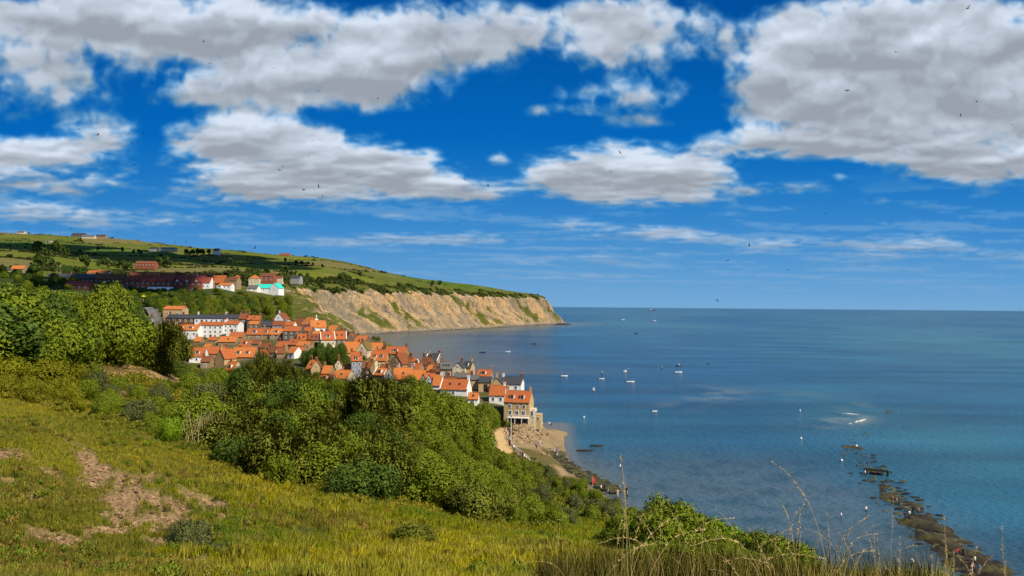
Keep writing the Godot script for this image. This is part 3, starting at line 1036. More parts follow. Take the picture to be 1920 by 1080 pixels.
func make_scrub() -> void:
	make_crowns()
	var count := {}
	# standing shrubs and trees
	var step := 34.0
	var v := 500.0
	while v < 1075.0:
		var u := -190.0
		while u < 1680.0:
			var uu := u + rng.randf_range(-14, 14)
			var vv := v + rng.randf_range(-12, 12)
			u += step
			if vv > along(GRASS_LINE, uu) - 4.0 or vv < along(TOPS, uu) + 6.0:
				continue
			var p := hit(uu, vv, 20.0, 240.0)
			var d := -p.z
			if d > 215.0 or (uu > 905.0 and d > 195.0) or p.y < 2.5:
				continue
			if strawy(p.x, d) > 0.1:
				continue
			# tall enough to be seen, kept under the outline of the scrub
			var top := at(uu, along(TOPS, uu), d).y
			var room := top - p.y
			var want := rng.randf_range(2.2, 4.2)
			if uu < 350.0 and vv < 700.0:
				want = rng.randf_range(5.5, 9.0)
			elif uu < 170.0:
				want = rng.randf_range(1.2, 2.3) if vv > 725.0 else rng.randf_range(2.2, 3.4)
			elif uu < 350.0:
				if vv < 728.0 and uu > 195.0:
					continue
				want = rng.randf_range(1.2, 2.3)
			elif uu > 1000.0:
				want = rng.randf_range(1.3, 2.6)
			elif uu > 760.0:
				want = rng.randf_range(1.8, 4.0)
			want = minf(want, room * rng.randf_range(0.9, 1.05))
			if want < 0.7:
				continue
			var z := zone_of(uu, vv)
			if not count.has(z[2]):
				count[z[2]] = 0
			count[z[2]] += 1
			if count[z[2]] > 290:
				continue
			plant(z[2], p - Vector3(0, 0.15, 0), want * rng.randf_range(0.55, 0.8), want, z[0], z[1], z[3], z[4], z[5])
		v += 17.0 if v > 640.0 else 22.0
	# trees whose feet are hidden but whose heads make the outline
	for k in 190:
		var uu := rng.randf_range(-190, 1185)
		var d := rng.randf_range(100, 150) if uu < 700 else rng.randf_range(120, 190)
		if uu > 930.0:
			d = lerpf(165.0, 105.0, (uu - 930.0) / 255.0) + rng.randf_range(-12, 8)
		if uu > 180.0 and uu < 360.0:
			d = rng.randf_range(124, 150)
		var tv := along(TOPS, uu)
		var head := at(uu, tv + rng.randf_range(-4, 16), d)
		var foot := height(head.x, d)
		var tall := head.y - foot
		if tall < 1.5 or tall > 13.0:
			continue
		var z := zone_of(uu, minf(tv + 30.0, 690.0) if uu < 350.0 else tv + 30.0)
		plant(z[2], Vector3(head.x, foot - 0.1, -d), clampf(tall * 0.5, 1.2, 3.6 if uu < 250.0 or uu > 360.0 else 1.9), tall, z[0], z[1], z[3], z[4], z[5])
	for q in [[1192, 1000, 60, 2.3, 3.4], [1222, 1003, 62, 2.6, 4.3], [1258, 1000, 63, 2.8, 4.6], [1292, 1003, 62, 2.6, 4.2], [1318, 1010, 60, 2.0, 3.4], [1180, 1015, 50, 1.5, 2.4], [1300, 1030, 48, 1.6, 2.4], [1240, 1035, 46, 1.7, 2.2], [1352, 1015, 52, 1.5, 2.3], [1385, 1020, 50, 1.7, 2.4], [1418, 1022, 50, 1.6, 2.2], [1452, 1030, 48, 1.6, 2.2], [1490, 1042, 46, 1.5, 2.0], [1530, 1060, 43, 1.5, 1.8], [1570, 1072, 41, 1.4, 1.7], [1610, 1085, 40, 1.4, 1.6], [1340, 1045, 42, 1.5, 2.0], [1400, 1055, 40, 1.5, 2.0], [1460, 1065, 38, 1.5, 1.9], [1280, 1065, 36, 1.4, 1.8], [1205, 1062, 36, 1.2, 1.6]]:
		var x: float = (q[0] - 960.0) / F * q[2]
		var foot := on_ground(x, q[2])
		var crest: float = at(q[0], along(TOPS, q[0]) - 6.0 + absf(q[0] - 1255.0) * (0.12 if q[0] < 1330 else 0.0), q[2]).y
		var high: float = clampf(crest - foot.y, 1.2, 7.0) if q[2] > 45.0 else q[4]
		plant("cliff_edge_bush", foot - Vector3(0, 0.2, 0), maxf(q[3], high * 0.52), high, "near", "leaf_fresh" if q[0] > 1340 and q[0] < 1370 else "leaf_mid", "leafy green bush at the cliff edge among the tall grass", "bush", "bushes at the cliff edge")
	# the hollow between the scrub and the first roofs
	for k in 150:
		var uu := rng.randf_range(540, 905)
		var d := rng.randf_range(170, 262)
		var head := at(uu, along(TOPS, uu) + rng.randf_range(-2, 14), d)
		var foot := height(head.x, d)
		var tall := head.y - foot
		if tall < 1.5 or tall > 14.0:
			continue
		var z := zone_of(uu, along(TOPS, uu) + 30.0)
		plant(z[2], Vector3(head.x, foot - 0.1, -d), clampf(tall * 0.45, 1.4, 3.8), tall, z[0], z[1], z[3], z[4], z[5])
	# single bushes in the open grass
	for q in [[358, 1028, 1.15, 2.1, "leaf_grey", "dark grey-green bush"], [412, 1035, 0.5, 0.7, "leaf_grey", "little dark bush"], [770, 1020, 1.2, 1.5, "leaf_olive", "sparse meadow bush"], [800, 1022, 0.9, 1.2, "leaf_olive", "second sparse meadow bush"], [570, 1005, 0.7, 0.7, "leaf_grey", "low grey bush in the left meadow"], [318, 828, 1.25, 2.9, "leaf_fresh", "bright lime green young tree"]]:
		plant("meadow_bush", hit(q[0], q[1]) - Vector3(0, 0.1, 0), q[2], q[3], "near" if q[4] != "leaf_olive" else "loose", q[4], q[5], "bush", "bushes in the open grass")
	for k in 30:
		# pale dead stems at the edge of the scrub
		var p := hit(rng.randf_range(345, 430), rng.randf_range(826, 838))
		var st := SurfaceTool.new()
		st.begin(Mesh.PRIMITIVE_TRIANGLES)
		var tip := Vector3(rng.randfn() * 0.35, rng.randf_range(1.8, 3.4), rng.randfn() * 0.3)
		tube(st, Vector3.ZERO, tip * 0.5 + Vector3(rng.randfn() * 0.08, 0, 0), 0.035, 0.026, 5)
		tube(st, tip * 0.5, tip, 0.026, 0.01, 5)
		tube(st, tip * 0.6, tip * 0.8 + Vector3(rng.randfn() * 0.4, 0.3, 0), 0.016, 0.006, 4)
		var o := mi("dead_stem", st.commit(), M.pale_twig)
		o.position = p
		tag(o, "pale bare stem in the thicket beside the lime green tree", "stem", "bare stems at the scrub edge")
	undergrowth()

func multimesh(called: String, mesh: Mesh, material: Material, where: Array, tints: PackedColorArray, label: String, category: String) -> void:
	var mm := MultiMesh.new()
	mm.transform_format = MultiMesh.TRANSFORM_3D
	mm.use_colors = true
	mm.mesh = mesh
	mm.instance_count = where.size()
	for i in where.size():
		mm.set_instance_transform(i, where[i])
		mm.set_instance_color(i, tints[i])
	var o := MultiMeshInstance3D.new()
	o.multimesh = mm
	o.material_override = material
	o.name = numbered(called)
	add_child(o, true)
	tag(o, label, category, "", "stuff")

func undergrowth() -> void:
	var places := [[], [], []]
	var tints := [PackedColorArray(), PackedColorArray(), PackedColorArray()]
	for k in 15000:
		var d := 45.0 * pow(250.0 / 45.0, pow(rng.randf(), 0.8))
		var u := rng.randf_range(-250, 1700)
		var x := (u - 960.0) / F * d
		var y := height(x, d)
		if y < 3.0:
			continue
		var pr := cam_b.inverse() * (Vector3(x, y, -d) - EYE)
		var pv := 540.0 - F * pr.y / -pr.z
		var pu := 960.0 + F * pr.x / -pr.z
		if pv > along(GRASS_LINE, pu) + rng.randf_range(-8, 10) or strawy(x, d) > 0.0:
			continue
		if d > 205.0 and pu > 890.0:
			continue
		var r := rng.randf_range(0.45, 1.15) * (1.0 if d > 90.0 else 0.75)
		var w := rng.randi() % 3
		places[w].append(Transform3D(Basis.from_euler(Vector3(0, rng.randf() * TAU, 0)).scaled(Vector3(r, r * rng.randf_range(0.7, 1.4), r)), Vector3(x, y - 0.1, -d)))
		var n := n_a.get_noise_2d(x * 2.0, d * 2.0)
		var m := n_b.get_noise_2d(x * 1.5, d * 1.5)
		var c := Color(0.125, 0.150, 0.012).lerp(Color(0.20, 0.18, 0.014), clampf(0.45 + n * 1.5, 0.0, 1.0)).lerp(Color(0.085, 0.12, 0.012), clampf(m * 1.8, 0.0, 1.0))
		tints[w].append(c * rng.randf_range(0.75, 1.25))
	for w in 3:
		multimesh("undergrowth", crowns.tuft[w], M.grass, places[w], tints[w], ["low tangled undergrowth covering the slope between the shrubs", "bracken and bramble filling gaps in the scrub", "mixed low weeds under the bushes of the slope"][w], "undergrowth")

# ---------------------------------------------------------------- grass
func tuft_mesh(sd: int, blades: int, wide: float, lean: float) -> ArrayMesh:
	var r := RandomNumberGenerator.new()
	r.seed = sd
	var st := SurfaceTool.new()
	st.begin(Mesh.PRIMITIVE_TRIANGLES)
	for k in blades:
		var a := r.randf() * TAU
		var foot := Vector3(cos(a), 0, sin(a)) * r.randf() * 0.35
		var h := r.randf_range(0.55, 1.1)
		var out := Vector3(cos(a + r.randfn() * 0.6), 0, sin(a + r.randfn() * 0.6)) * lean * r.randf_range(0.3, 1.2)
		var mid := foot + out * 0.35 + Vector3(0, h * 0.6, 0)
		var tip := foot + out + Vector3(0, h, 0)
		var side := Vector3(-sin(a * 3.0), 0, cos(a * 3.0)) * wide
		var b := r.randf_range(0.75, 1.3)
		var c := Color(b * r.randf_range(0.85, 1.2), b, b * r.randf_range(0.7, 1.1))
		var n := (Vector3(0, 1.0, 0) + side.cross(tip - foot).normalized() * 0.5).normalized()
		for q in [foot - side, foot + side, mid + side * 0.7, foot - side, mid + side * 0.7, mid - side * 0.7, mid - side * 0.7, mid + side * 0.7, tip]:
			st.set_normal(n)
			st.set_color(c)
			st.add_vertex(q)
	return st.commit()

func make_clods() -> void:
	# broken soil on the worn patches
	var mesh := boulder_mesh(12)
	var places := []
	var tints := PackedColorArray()
	for k in 36000:
		var d := rng.randf_range(24.0, 66.0)
		var u := rng.randf_range(-60, 470)
		var x := (u - 960.0) / F * d
		var b := bare(x, d)
		if b < 0.35 or rng.randf() > 0.55:
			continue
		var s := 0.03 + 0.19 * pow(rng.randf(), 4.0)
		places.append(Transform3D(Basis.from_euler(Vector3(rng.randf() * 6.0, rng.randf() * 6.0, 0)).scaled(Vector3(s * 1.5, s, s * 1.3)), Vector3(x, height(x, d), -d)))
		tints.append(Color(0.37, 0.245, 0.13) * rng.randf_range(0.6, 1.25))
	multimesh("soil_clods", mesh, M.shore_rock, places, tints, "crumbling clods of brown soil on the worn bank", "soil")

func make_grass() -> void:
	make_clods()
	var kinds := [tuft_mesh(1, 20, 0.018, 0.34), tuft_mesh(2, 22, 0.016, 0.5), tuft_mesh(3, 18, 0.020, 0.26)]
	var places := [[], [], []]
	var tints := [PackedColorArray(), PackedColorArray(), PackedColorArray()]
	for k in 290000:
		var d := 18.0 * pow(115.0 / 18.0, pow(rng.randf(), 0.85))
		var u := rng.randf_range(-260, 1750)
		var x := (u - 960.0) / F * d
		var b := bare(x, d) if d < 75.0 and u < 520.0 else 0.0
		if b > 0.25 and rng.randf() < b * 1.15:
			continue
		var y := height(x, d)
		var pr := cam_b.inverse() * (Vector3(x, y, -d) - EYE)
		var pv := 540.0 - F * pr.y / -pr.z
		var pu := 960.0 + F * pr.x / -pr.z
		if pv < along(GRASS_LINE, pu) - 14.0 and strawy(x, d) < 0.0:
			continue
		var n := n_a.get_noise_2d(x * 4.0, d * 4.0)
		var m := n_b.get_noise_2d(x * 3.0 + 40.0, d * 3.0)
		var yellow := n_a.get_noise_2d(x * 1.6 + 200.0, d * 1.6)
		# short turf on the worn left bank, long grass to the right
		var long := smoothstep(300.0, 620.0, pu + n * 220.0)
		var s := lerpf(0.19, 0.33, long) * rng.randf_range(0.6, 1.35)
		var c := Color(0.28, 0.34, 0.012).lerp(Color(0.60, 0.50, 0.014), clampf(0.42 + yellow * 1.5 + n * 0.6, 0.0, 1.0))
		c = c.lerp(Color(0.19, 0.30, 0.012), clampf(0.1 + m * 1.6, 0.0, 1.0))
		if pu + n * 260.0 + m * 160.0 < 400.0 and pv > 800.0 + n * 60.0:
			c = c.lerp(Color(0.40, 0.31, 0.06), clampf(0.40 + n * 1.2, 0.0, 0.75))
		elif n < -0.28:
			c = c.lerp(Color(0.25, 0.16, 0.04), 0.6)
		var buttercup := pv < along(GRASS_LINE, pu) + 70.0 and rng.randf() < 0.16
		if buttercup:
			c = Color(0.55, 0.43, 0.01)
		if strawy(x, d) > 0.0:
			c = Color(0.46, 0.31, 0.13)
			s *= 1.6
		# tussocks stand out of the sward in clumps
		var tussock := n_c.get_noise_2d(x * 12.0, d * 12.0)
		if tussock > 0.16:
			s *= minf(1.0 + (tussock - 0.16) * 1.8, 1.45)
			c = c.lerp(Color(0.52, 0.42, 0.10) if yellow > 0.0 else Color(0.14, 0.20, 0.02), 0.45)
		elif tussock < -0.2:
			s *= 0.6
			c = c * 0.75
		var w := rng.randi() % 3
		places[w].append(Transform3D(Basis.from_euler(Vector3(rng.randfn() * 0.12, rng.randf() * TAU, rng.randfn() * 0.12)).scaled(Vector3(s, s * rng.randf_range(0.8, 1.25), s)), Vector3(x, y - 0.02, -d)))
		tints[w].append(Color(c.r, c.g * 1.06, c.b) * rng.randf_range(0.88, 1.45))
	# docks, thistles and bracken in the sward
	var weeds := []
	var weed_tints := PackedColorArray()
	for k in 2600:
		var d := 22.0 * pow(70.0 / 22.0, rng.randf())
		var u := rng.randf_range(-200, 1200)
		var x := (u - 960.0) / F * d
		if n_b.get_noise_2d(x * 5.0 + 300.0, d * 5.0) < 0.02 or bare(x, d) > 0.3:
			continue
		var p := on_ground(x, d)
		var pr := cam_b.inverse() * (p - EYE)
		if 540.0 - F * pr.y / -pr.z < along(GRASS_LINE, 960.0 + F * pr.x / -pr.z):
			continue
		var s := rng.randf_range(0.16, 0.42)
		weeds.append(Transform3D(Basis.from_euler(Vector3(0, rng.randf() * TAU, 0)).scaled(Vector3(s, s * rng.randf_range(0.8, 1.6), s)), p))
		weed_tints.append(Color(0.13, 0.18, 0.014).lerp(Color(0.24, 0.15, 0.04), pow(rng.randf(), 2.0)) * rng.randf_range(0.7, 1.3))
	multimesh("meadow_weeds", crowns.tuft[0], M.grass, weeds, weed_tints, "docks, thistles and bracken dotted through the grass", "weeds")
	for w in 3:
		multimesh("grass", kinds[w], M.grass, places[w], tints[w], ["rough green and yellow grass covering the cliff slope", "long yellowing meadow grass on the slope", "short tufted grass around the bare soil"][w], "grass")
	tick("grass %d" % (places[0].size() * 3))

# ---------------------------------------------------------------- houses
# [left, right, base row, eave row, ridge row, depth in front of the camera, house depth (m), ridge (x: eaves to the front, z: gable to the front, h: hipped), turn, wall, roof, features, label]
# features: wRxC windows, dN dormers, sN skylights, cl/cm/cr chimneys, p white verges, t top gable window, o door, v porch
const HOUSES := [
	# the hotel on the sea wall and its neighbours
	[944, 992, 794, 754, 733, 255, 9, "x", -12, "sandstone", "pantile", "cl cr d2 hotel", "stone hotel with orange roof and white balcony on the sea wall"],
	[917, 946, 757, 741, 723, 268, 7, "x", -6, "whitewash", "pantile", "cr w1x2", "white cottage with long orange roof directly behind the stone hotel"],
	[877, 896, 757, 748, 737, 262, 5, "x", -4, "whitewash", "pantile_bright", "s1 w1x1", "tiny white cottage with orange roof above the dark trees left of the hotel"],
	[824, 876, 744, 730, 711, 275, 8, "x", -10, "whitewash", "pantile", "s2 cr w1x1 p", "long white house whose orange roof has two dark skylights"],
	[897, 920, 738, 717, 707, 285, 8, "x", -4, "sandstone", "slate", "big", "sandy stone house with slate roof and one tall dark opening"],
	[920, 942, 738, 720, 709, 283, 8, "z", -8, "sandstone", "slate", "w1x1", "sandy stone gable joined to the slate house behind the hotel"],
	[938, 977, 734, 720, 707, 287, 8, "x", -10, "whitewash", "slate", "cl cr w1x2", "white walled house with blue slate roof at the seaward corner"],
	[880, 897, 740, 712, 704, 290, 7, "x", -4, "sandstone", "pale_slate", "cl", "narrow tall sandstone house between white house and slate house"],
	[850, 884, 714, 708, 700, 296, 7, "x", -4, "brown_stone", "pale_slate", "cm", "low house with pale grey slate roof behind the skylight house"],
	[893, 918, 712, 705, 693, 318, 7, "x", -14, "brown_stone", "pantile", "d1 cr", "orange roofed cottage with one white dormer standing against the sea"],
	# the big stone house on the ridge and the roofs round it
	[826, 848, 712, 692, 679, 308, 9, "x", 8, "dark_stone", "pale_slate", "s3 cl w1x2", "dark fronted house with grey slate roof and three skylights"],
	[848, 868, 711, 690, 681, 312, 9, "z", -8, "cream", "slate", "cr w1x1 t", "ivy patched cream gable of the tall slate house on the ridge"],
	[866, 882, 704, 690, 678, 318, 9, "x", -10, "sandstone", "slate", "cr d1", "sandstone wing with slate roof and chimney at the ridge end"],
	[808, 827, 706, 697, 682, 320, 8, "x", -16, "brown_stone", "pantile_brown", "s1 cr w1x2", "brown tiled house with one skylight beside the dark slate house"],
	[799, 812, 704, 695, 684, 326, 6, "x", -14, "brown_stone", "pantile_bright", "cl", "small bright orange roof tucked under the ridge top house"],
	[785, 804, 700, 683, 669, 342, 7, "x", -24, "brown_brick", "pantile_brown", "cl cr w2x2", "brown brick house with brown tile roof and tall twin chimneys"],
	[796, 820, 692, 677, 663, 350, 8, "x", -16, "grey_render", "slate", "cl cr p", "white edged slate roofed house breaking the skyline over the bay"],
	[763, 779, 691, 678, 671, 340, 6, "x", -10, "whitewash", "pantile", "w1x2", "small white cottage with orange roof left of the twin chimney house"],
	[729, 756, 694, 682, 664, 335, 8, "z", -26, "brown_stone", "pantile_old", "cl t w1x1", "tan gabled house with a tall brick chimney stack"],
	[752, 766, 694, 682, 668, 338, 7, "x", -20, "brown_brick", "pantile_old", "cr w1x1", "brick house squeezed beside the tan gabled house"],
	[720, 760, 674, 663, 650, 365, 8, "x", -6, "brown_stone", "pantile", "cl cr d1 w1x2", "orange roofed house with a double dormer high against the water"],
	# middle of the village
	[694, 724, 694, 676, 657, 325, 8, "x", 2, "sandstone", "pantile", "d2 cl w1x3", "sandstone house with two white dormers in its orange roof"],
	[685, 716, 662, 656, 643, 355, 8, "x", 4, "brown_stone", "pantile_bright", "cr", "wide orange roof behind the yellow stone gable"],
	[668, 689, 664, 656, 642, 348, 10, "z", -8, "cream", "mossy_tile", "t", "old yellow stone chapel gable among the orange roofs"],
	[646, 674, 668, 661, 641, 352, 11, "x", 12, "sandstone", "pantile_bright", "", "big plain bright orange roof beside the chapel gable"],
	[657, 679, 684, 671, 660, 330, 7, "x", 10, "brown_stone", "pantile", "cl cr", "orange cottage below the big plain roof with two stacks"],
	[659, 678, 714, 677, 667, 308, 7, "x", 14, "blue_render", "pantile", "w3x2 cr d1", "tall blue-grey rendered house of three storeys"],
	[678, 694, 706, 690, 678, 310, 6, "x", -8, "brown_stone", "pantile_old", "cr", "old red tiled house leaning on the tall blue-grey house"],
	[686, 701, 694, 680, 675, 316, 6, "x", -6, "pale_yellow", "mossy_tile", "", "small pale yellow rendered house in the middle of the roofs"],
	[641, 658, 712, 692, 679, 312, 6, "h", 0, "cream", "pantile", "w1x2", "cottage with pyramid shaped orange roof beside the dark trees"],
	[680, 698, 716, 703, 689, 290, 8, "z", 14, "dark_boards", "mossy_tile", "t", "dark brown boarded gable with moss stained roof"],
	[698, 721, 715, 703, 690, 288, 7, "x", -18, "brown_stone", "pantile_bright", "d1 p", "bright orange roof with white dormer beside the brown boarded gable"],
	[718, 740, 719, 707, 691, 288, 8, "z", 16, "grey_render", "pantile", "t w1x1", "pale grey stone gable at the edge of the green bushes"],
	[738, 773, 720, 711, 690, 292, 9, "x", 6, "grey_render", "pantile_bright", "cr s1", "long bright orange roof behind the pale grey gable"],
	[770, 795, 722, 712, 694, 296, 9, "x", -4, "brown_stone", "pantile_bright", "cl cr", "orange roof with two brick stacks next to the long bright roof"],
	[786, 800, 722, 713, 701, 288, 6, "z", -20, "cream", "pantile", "t", "little cream gable between orange roofs above the bushes"],
	[798, 811, 724, 714, 702, 287, 6, "z", -16, "whitewash", "pantile", "t cr", "little white gable next to the little cream gable"],
	[810, 826, 740, 722, 703, 284, 6, "x", -10, "whitewash", "pantile_bright", "cr", "narrow white house with steep orange roof left of the skylight house"],
	[620, 651, 720, 710, 694, 290, 8, "x", -14, "cream", "pantile_bright", "s1", "low orange roof with single skylight in front of the dark trees"],
	[602, 619, 712, 700, 686, 300, 6, "x", -6, "brown_stone", "pantile_bright", "cl", "small orange roof behind the ruined looking stone stack"],
	[583, 603, 714, 692, 676, 304, 6, "z", 10, "sandstone", "pantile_old", "cm t", "weathered stone gable with a broad chimney at the village edge"],
	[570, 588, 704, 692, 675, 308, 6, "x", -30, "brown_stone", "pantile_bright", "s1 cl", "orange roof sloping beside the weathered stone gable"],
	[593, 620, 722, 714, 704, 284, 6, "x", -12, "whitewash", "pantile", "d1", "low orange roof showing just over the olive shrubs"],
	# upper rows
	[660, 684, 650, 642, 629, 390, 8, "x", -24, "dark_stone", "pantile_bright", "cl", "orange roof at the seaward end of the upper row"],
	[648, 663, 650, 638, 624, 385, 8, "z", 20, "dark_stone", "pantile", "cr", "dark gabled house between orange roofs in the upper row"],
	[623, 649, 650, 636, 621, 380, 8, "x", 14, "dark_stone", "pantile", "s2 p w1x3", "dark stone house with twin skylights and white verge"],
	[602, 628, 652, 637, 622, 375, 8, "x", 22, "cream", "pantile", "s1 d1 w1x3 p", "cream fronted house with shadowed stone end and orange roof"],
	[577, 599, 650, 637, 627, 385, 7, "x", 8, "brown_stone", "pantile_old", "s2 w1x2", "faded red roof with skylights beside the cream fronted house"],
	[556, 580, 650, 638, 626, 386, 7, "x", 6, "brown_stone", "pantile", "s1 w1x2", "orange roofed cottage under the square dark stone house"],
	[586, 601, 632, 626, 621, 400, 6, "x", 4, "brown_stone", "pantile_bright", "", "thin strip of orange roof in the upper row"],
	[568, 583, 630, 621, 613, 406, 6, "x", -8, "dark_stone", "pantile", "w1x2", "little dark cottage with orange roof below the white gable"],
	[530, 562, 638, 621, 612, 390, 8, "x", -2, "dark_stone", "pantile", "w2x3 cr", "square dark stone house with six white windows"],
	[612, 629, 629, 620, 610, 420, 7, "x", -16, "dark_stone", "pantile_bright", "cl w1x1", "last orange roofed cottage below the brown cliff slope"],
	[583, 612, 626, 614, 601, 425, 8, "x", 24, "whitewash", "pantile_bright", "cr s1 w1x2", "white house with dark stone end and bright orange roof"],
	[560, 586, 622, 609, 595, 430, 9, "x", -34, "whitewash", "pantile_bright", "w1x1 t", "house with tall white gable turned to the sea"],
	[548, 563, 618, 610, 597, 436, 8, "x", -20, "dark_stone", "pantile_old", "cl", "old red roof behind the tall white gable"],
	[512, 533, 610, 599, 587, 440, 8, "z", -10, "whitewash", "pantile_old", "t", "white gable house standing alone above the terraces"],
	[510, 534, 617, 610, 602, 415, 7, "x", 0, "grey_render", "pantile_old", "w1x4", "house with a broad band of white windows in the upper terrace"],
	[484, 510, 618, 611, 602, 416, 7, "x", 0, "dark_stone", "slate", "w1x3 cr", "slate roofed cottage in the upper terrace"],
	[533, 550, 618, 610, 603, 412, 6, "x", -4, "whitewash", "pantile", "w1x2", "small orange roofed house next to the band of white windows"],
	[505, 529, 638, 627, 616, 396, 7, "x", 0, "brown_stone", "pantile_bright", "d1 w1x2", "orange roof with one very wide white dormer"],
	[490, 506, 638, 627, 617, 397, 7, "x", 0, "brown_stone", "pantile", "d1", "narrow orange roofed cottage with a small dormer in the terrace"],
	[461, 490, 640, 627, 616, 395, 7, "x", 0, "brown_stone", "pantile", "d1 w1x2", "orange roofed stone cottage with white windows at the terrace end"],
	[466, 484, 617, 608, 602, 412, 6, "x", 0, "dark_stone", "pantile_bright", "w1x2", "short dark cottage under the house with many chimneys"],
	[463, 486, 612, 600, 592, 425, 8, "x", 4, "dark_stone", "pantile", "cr cl w1x2 s1", "orange roofed house attached to the tall dark stone house"],
	[447, 464, 628, 598, 588, 428, 8, "x", 2, "dark_stone", "pantile_old", "cl cm cr w3x1", "tall dark stone house crowded with chimneys"],
	[418, 446, 631, 608, 602, 411, 8, "x", -3, "whitewash", "pantile", "w3x3 cl", "right half of the tall white terrace with orange roof"],
	[370, 418, 634, 610, 604, 410, 8, "x", -2, "whitewash", "pantile", "w3x5 cl cr", "tall white terrace of five windows with orange roof"],
	[322, 370, 634, 619, 609, 406, 8, "x", -2, "whitewash", "pantile_bright", "d2 w1x4 cl", "lower white cottages with dormered orange roof beside the tall white terrace"],
	[420, 447, 616, 597, 590, 436, 9, "x", -1, "brown_stone", "slate", "cl cr w2x3", "slate roofed end house of the long back terrace"],
	[364, 420, 616, 597, 590, 437, 9, "x", -1, "whitewash", "slate", "cl cm cr w2x6", "white middle of the long slate roofed terrace"],
	[310, 364, 616, 597, 590, 438, 9, "x", -1, "brown_brick", "slate", "cl cm w2x5", "brown brick start of the long slate roofed terrace"],
	[305, 342, 597, 580, 574, 452, 8, "x", -2, "sandstone", "pantile_bright", "w1x2", "square sandstone house with orange roof at the top of the road"],
	[262, 281, 614, 600, 593, 428, 7, "x", 6, "grey_render", "slate", "w1x1", "small grey house with slate roof beside the steep road"],
	# lower left, half hidden by shrubs
	[429, 454, 634, 632, 623, 386, 8, "x", 4, "brown_stone", "pantile", "", "orange roof directly under the tall white terrace"],
	[409, 441, 645, 641, 631, 380, 8, "x", 2, "brown_stone", "pantile_bright", "s1", "bright orange roof one row below the white terrace"],
	[447, 467, 652, 648, 638, 370, 7, "x", -6, "brown_stone", "pantile", "d1", "orange roof with an arched dormer among garden trees"],
	[468, 484, 650, 645, 637, 372, 6, "x", -4, "brown_stone", "pantile_old", "", "faded orange roof beside the arched dormer roof"],
	[363, 376, 642, 640, 632, 386, 6, "x", 0, "brown_stone", "pantile_bright", "", "small orange roof left of the bright roof row"],
	[389, 404, 641, 638, 632, 384, 6, "x", 0, "brown_stone", "pantile", "", "tiny orange roof in gardens below the white terrace"],
	[325, 343, 646, 643, 631, 388, 7, "x", 10, "brown_brick", "pantile_old", "", "rust red roof at the left end of the lower houses"],
	[515, 534, 656, 650, 640, 366, 7, "x", -14, "brown_stone", "pantile", "cl", "orange roof below the terrace of dormers"],
	[536, 556, 656, 646, 636, 368, 7, "x", -18, "brown_stone", "pantile", "s1", "orange roof under the square dark stone house"],
	[555, 578, 658, 648, 640, 366, 7, "x", -10, "brown_stone", "pantile_bright", "w1x1", "orange roof just above the cluster of dark trees"],
	[537, 553, 674, 661, 650, 348, 6, "x", -26, "whitewash", "pantile_bright", "w1x1", "white sided cottage with orange roof behind the sparse tree"],
	[552, 569, 668, 658, 650, 352, 6, "x", -8, "brown_stone", "pantile", "", "orange roof touching the dark trees"],
	[355, 382, 680, 668, 652, 350, 7, "x", 6, "whitewash", "pantile", "d1 w1x1", "cottage with one large white gabled dormer at the lower left"],
	[387, 420, 670, 663, 650, 358, 8, "x", 2, "brown_stone", "pantile", "cr", "broad orange roof in the middle of the lower left cottages"],
	[400, 424, 688, 672, 655, 345, 7, "z", -28, "sandstone", "pantile", "cm", "stone gable end among the lower left cottages"],
	[432, 475, 678, 669, 651, 352, 9, "x", -2, "brown_stone", "pantile_bright", "d2", "large bright orange roof with two white dormers at its end"],
	[418, 439, 706, 694, 678, 325, 6, "x", -30, "cream", "pantile_bright", "s1 d1", "steep orange roof with white edged window close to the shrubs"],
	[376, 393, 694, 678, 668, 340, 6, "x", 4, "brown_stone", "pantile_old", "w1x1", "low stone cottage with one white window by the lower left shrubs"],
	# small cottages wedged into the gaps
	[486, 503, 659, 652, 643, 368, 5, "x", -8, "brown_stone", "pantile_old", "cl", "small faded roof wedged below the terrace of dormers"],
	[452, 468, 666, 658, 649, 358, 5, "x", 6, "brown_stone", "pantile", "cr", "small terracotta roof right of the two dormer roof"],
	[499, 516, 669, 661, 652, 356, 5, "x", -12, "cream", "pantile_brown", "cl", "small brown roof behind the sparse trees"],
	[478, 494, 674, 666, 656, 350, 5, "z", -14, "brown_stone", "pantile", "t", "small stone gable behind the sparse trees"],
	[568, 581, 638, 632, 625, 393, 5, "x", 4, "dark_stone", "pantile_old", "cl", "small red roof above the skylight roofs"],
	[600, 615, 636, 630, 622, 399, 5, "x", 12, "dark_stone", "pantile", "cr", "small roof behind the cream fronted house"],
	[628, 646, 634, 627, 618, 403, 6, "x", -14, "brown_stone", "pantile_brown", "cl", "brown roof above the twin skylight house"],
	[640, 660, 641, 634, 625, 397, 6, "x", -18, "dark_stone", "pantile", "cr", "terracotta roof behind the dark gabled house"],
	[519, 532, 671, 662, 652, 352, 5, "x", 10, "brown_stone", "pantile_old", "", "faded little roof left of the white sided cottage"],
	[343, 358, 664, 656, 646, 364, 5, "x", 8, "whitewash", "pantile", "", "small white cottage at the left end of the lower row"],
	[380, 393, 660, 654, 645, 369, 5, "x", -4, "brown_stone", "pantile_bright", "cl", "small bright roof above the broad orange roof"],
	[710, 726, 704, 694, 683, 316, 5, "x", -14, "brown_stone", "pantile_old", "cr", "small old roof under the two white dormers"],
	[740, 753, 706, 699, 690, 311, 5, "z", -16, "cream", "pantile", "t", "narrow cream gable under the tan gabled house"],
	[755, 769, 708, 700, 690, 309, 5, "x", -10, "brown_brick", "pantile_brown", "cr", "small brown roof under the squeezed brick house"],
	[774, 787, 702, 692, 681, 322, 5, "x", -18, "brown_stone", "pantile", "cl", "small terracotta roof left of the brown brick house"],
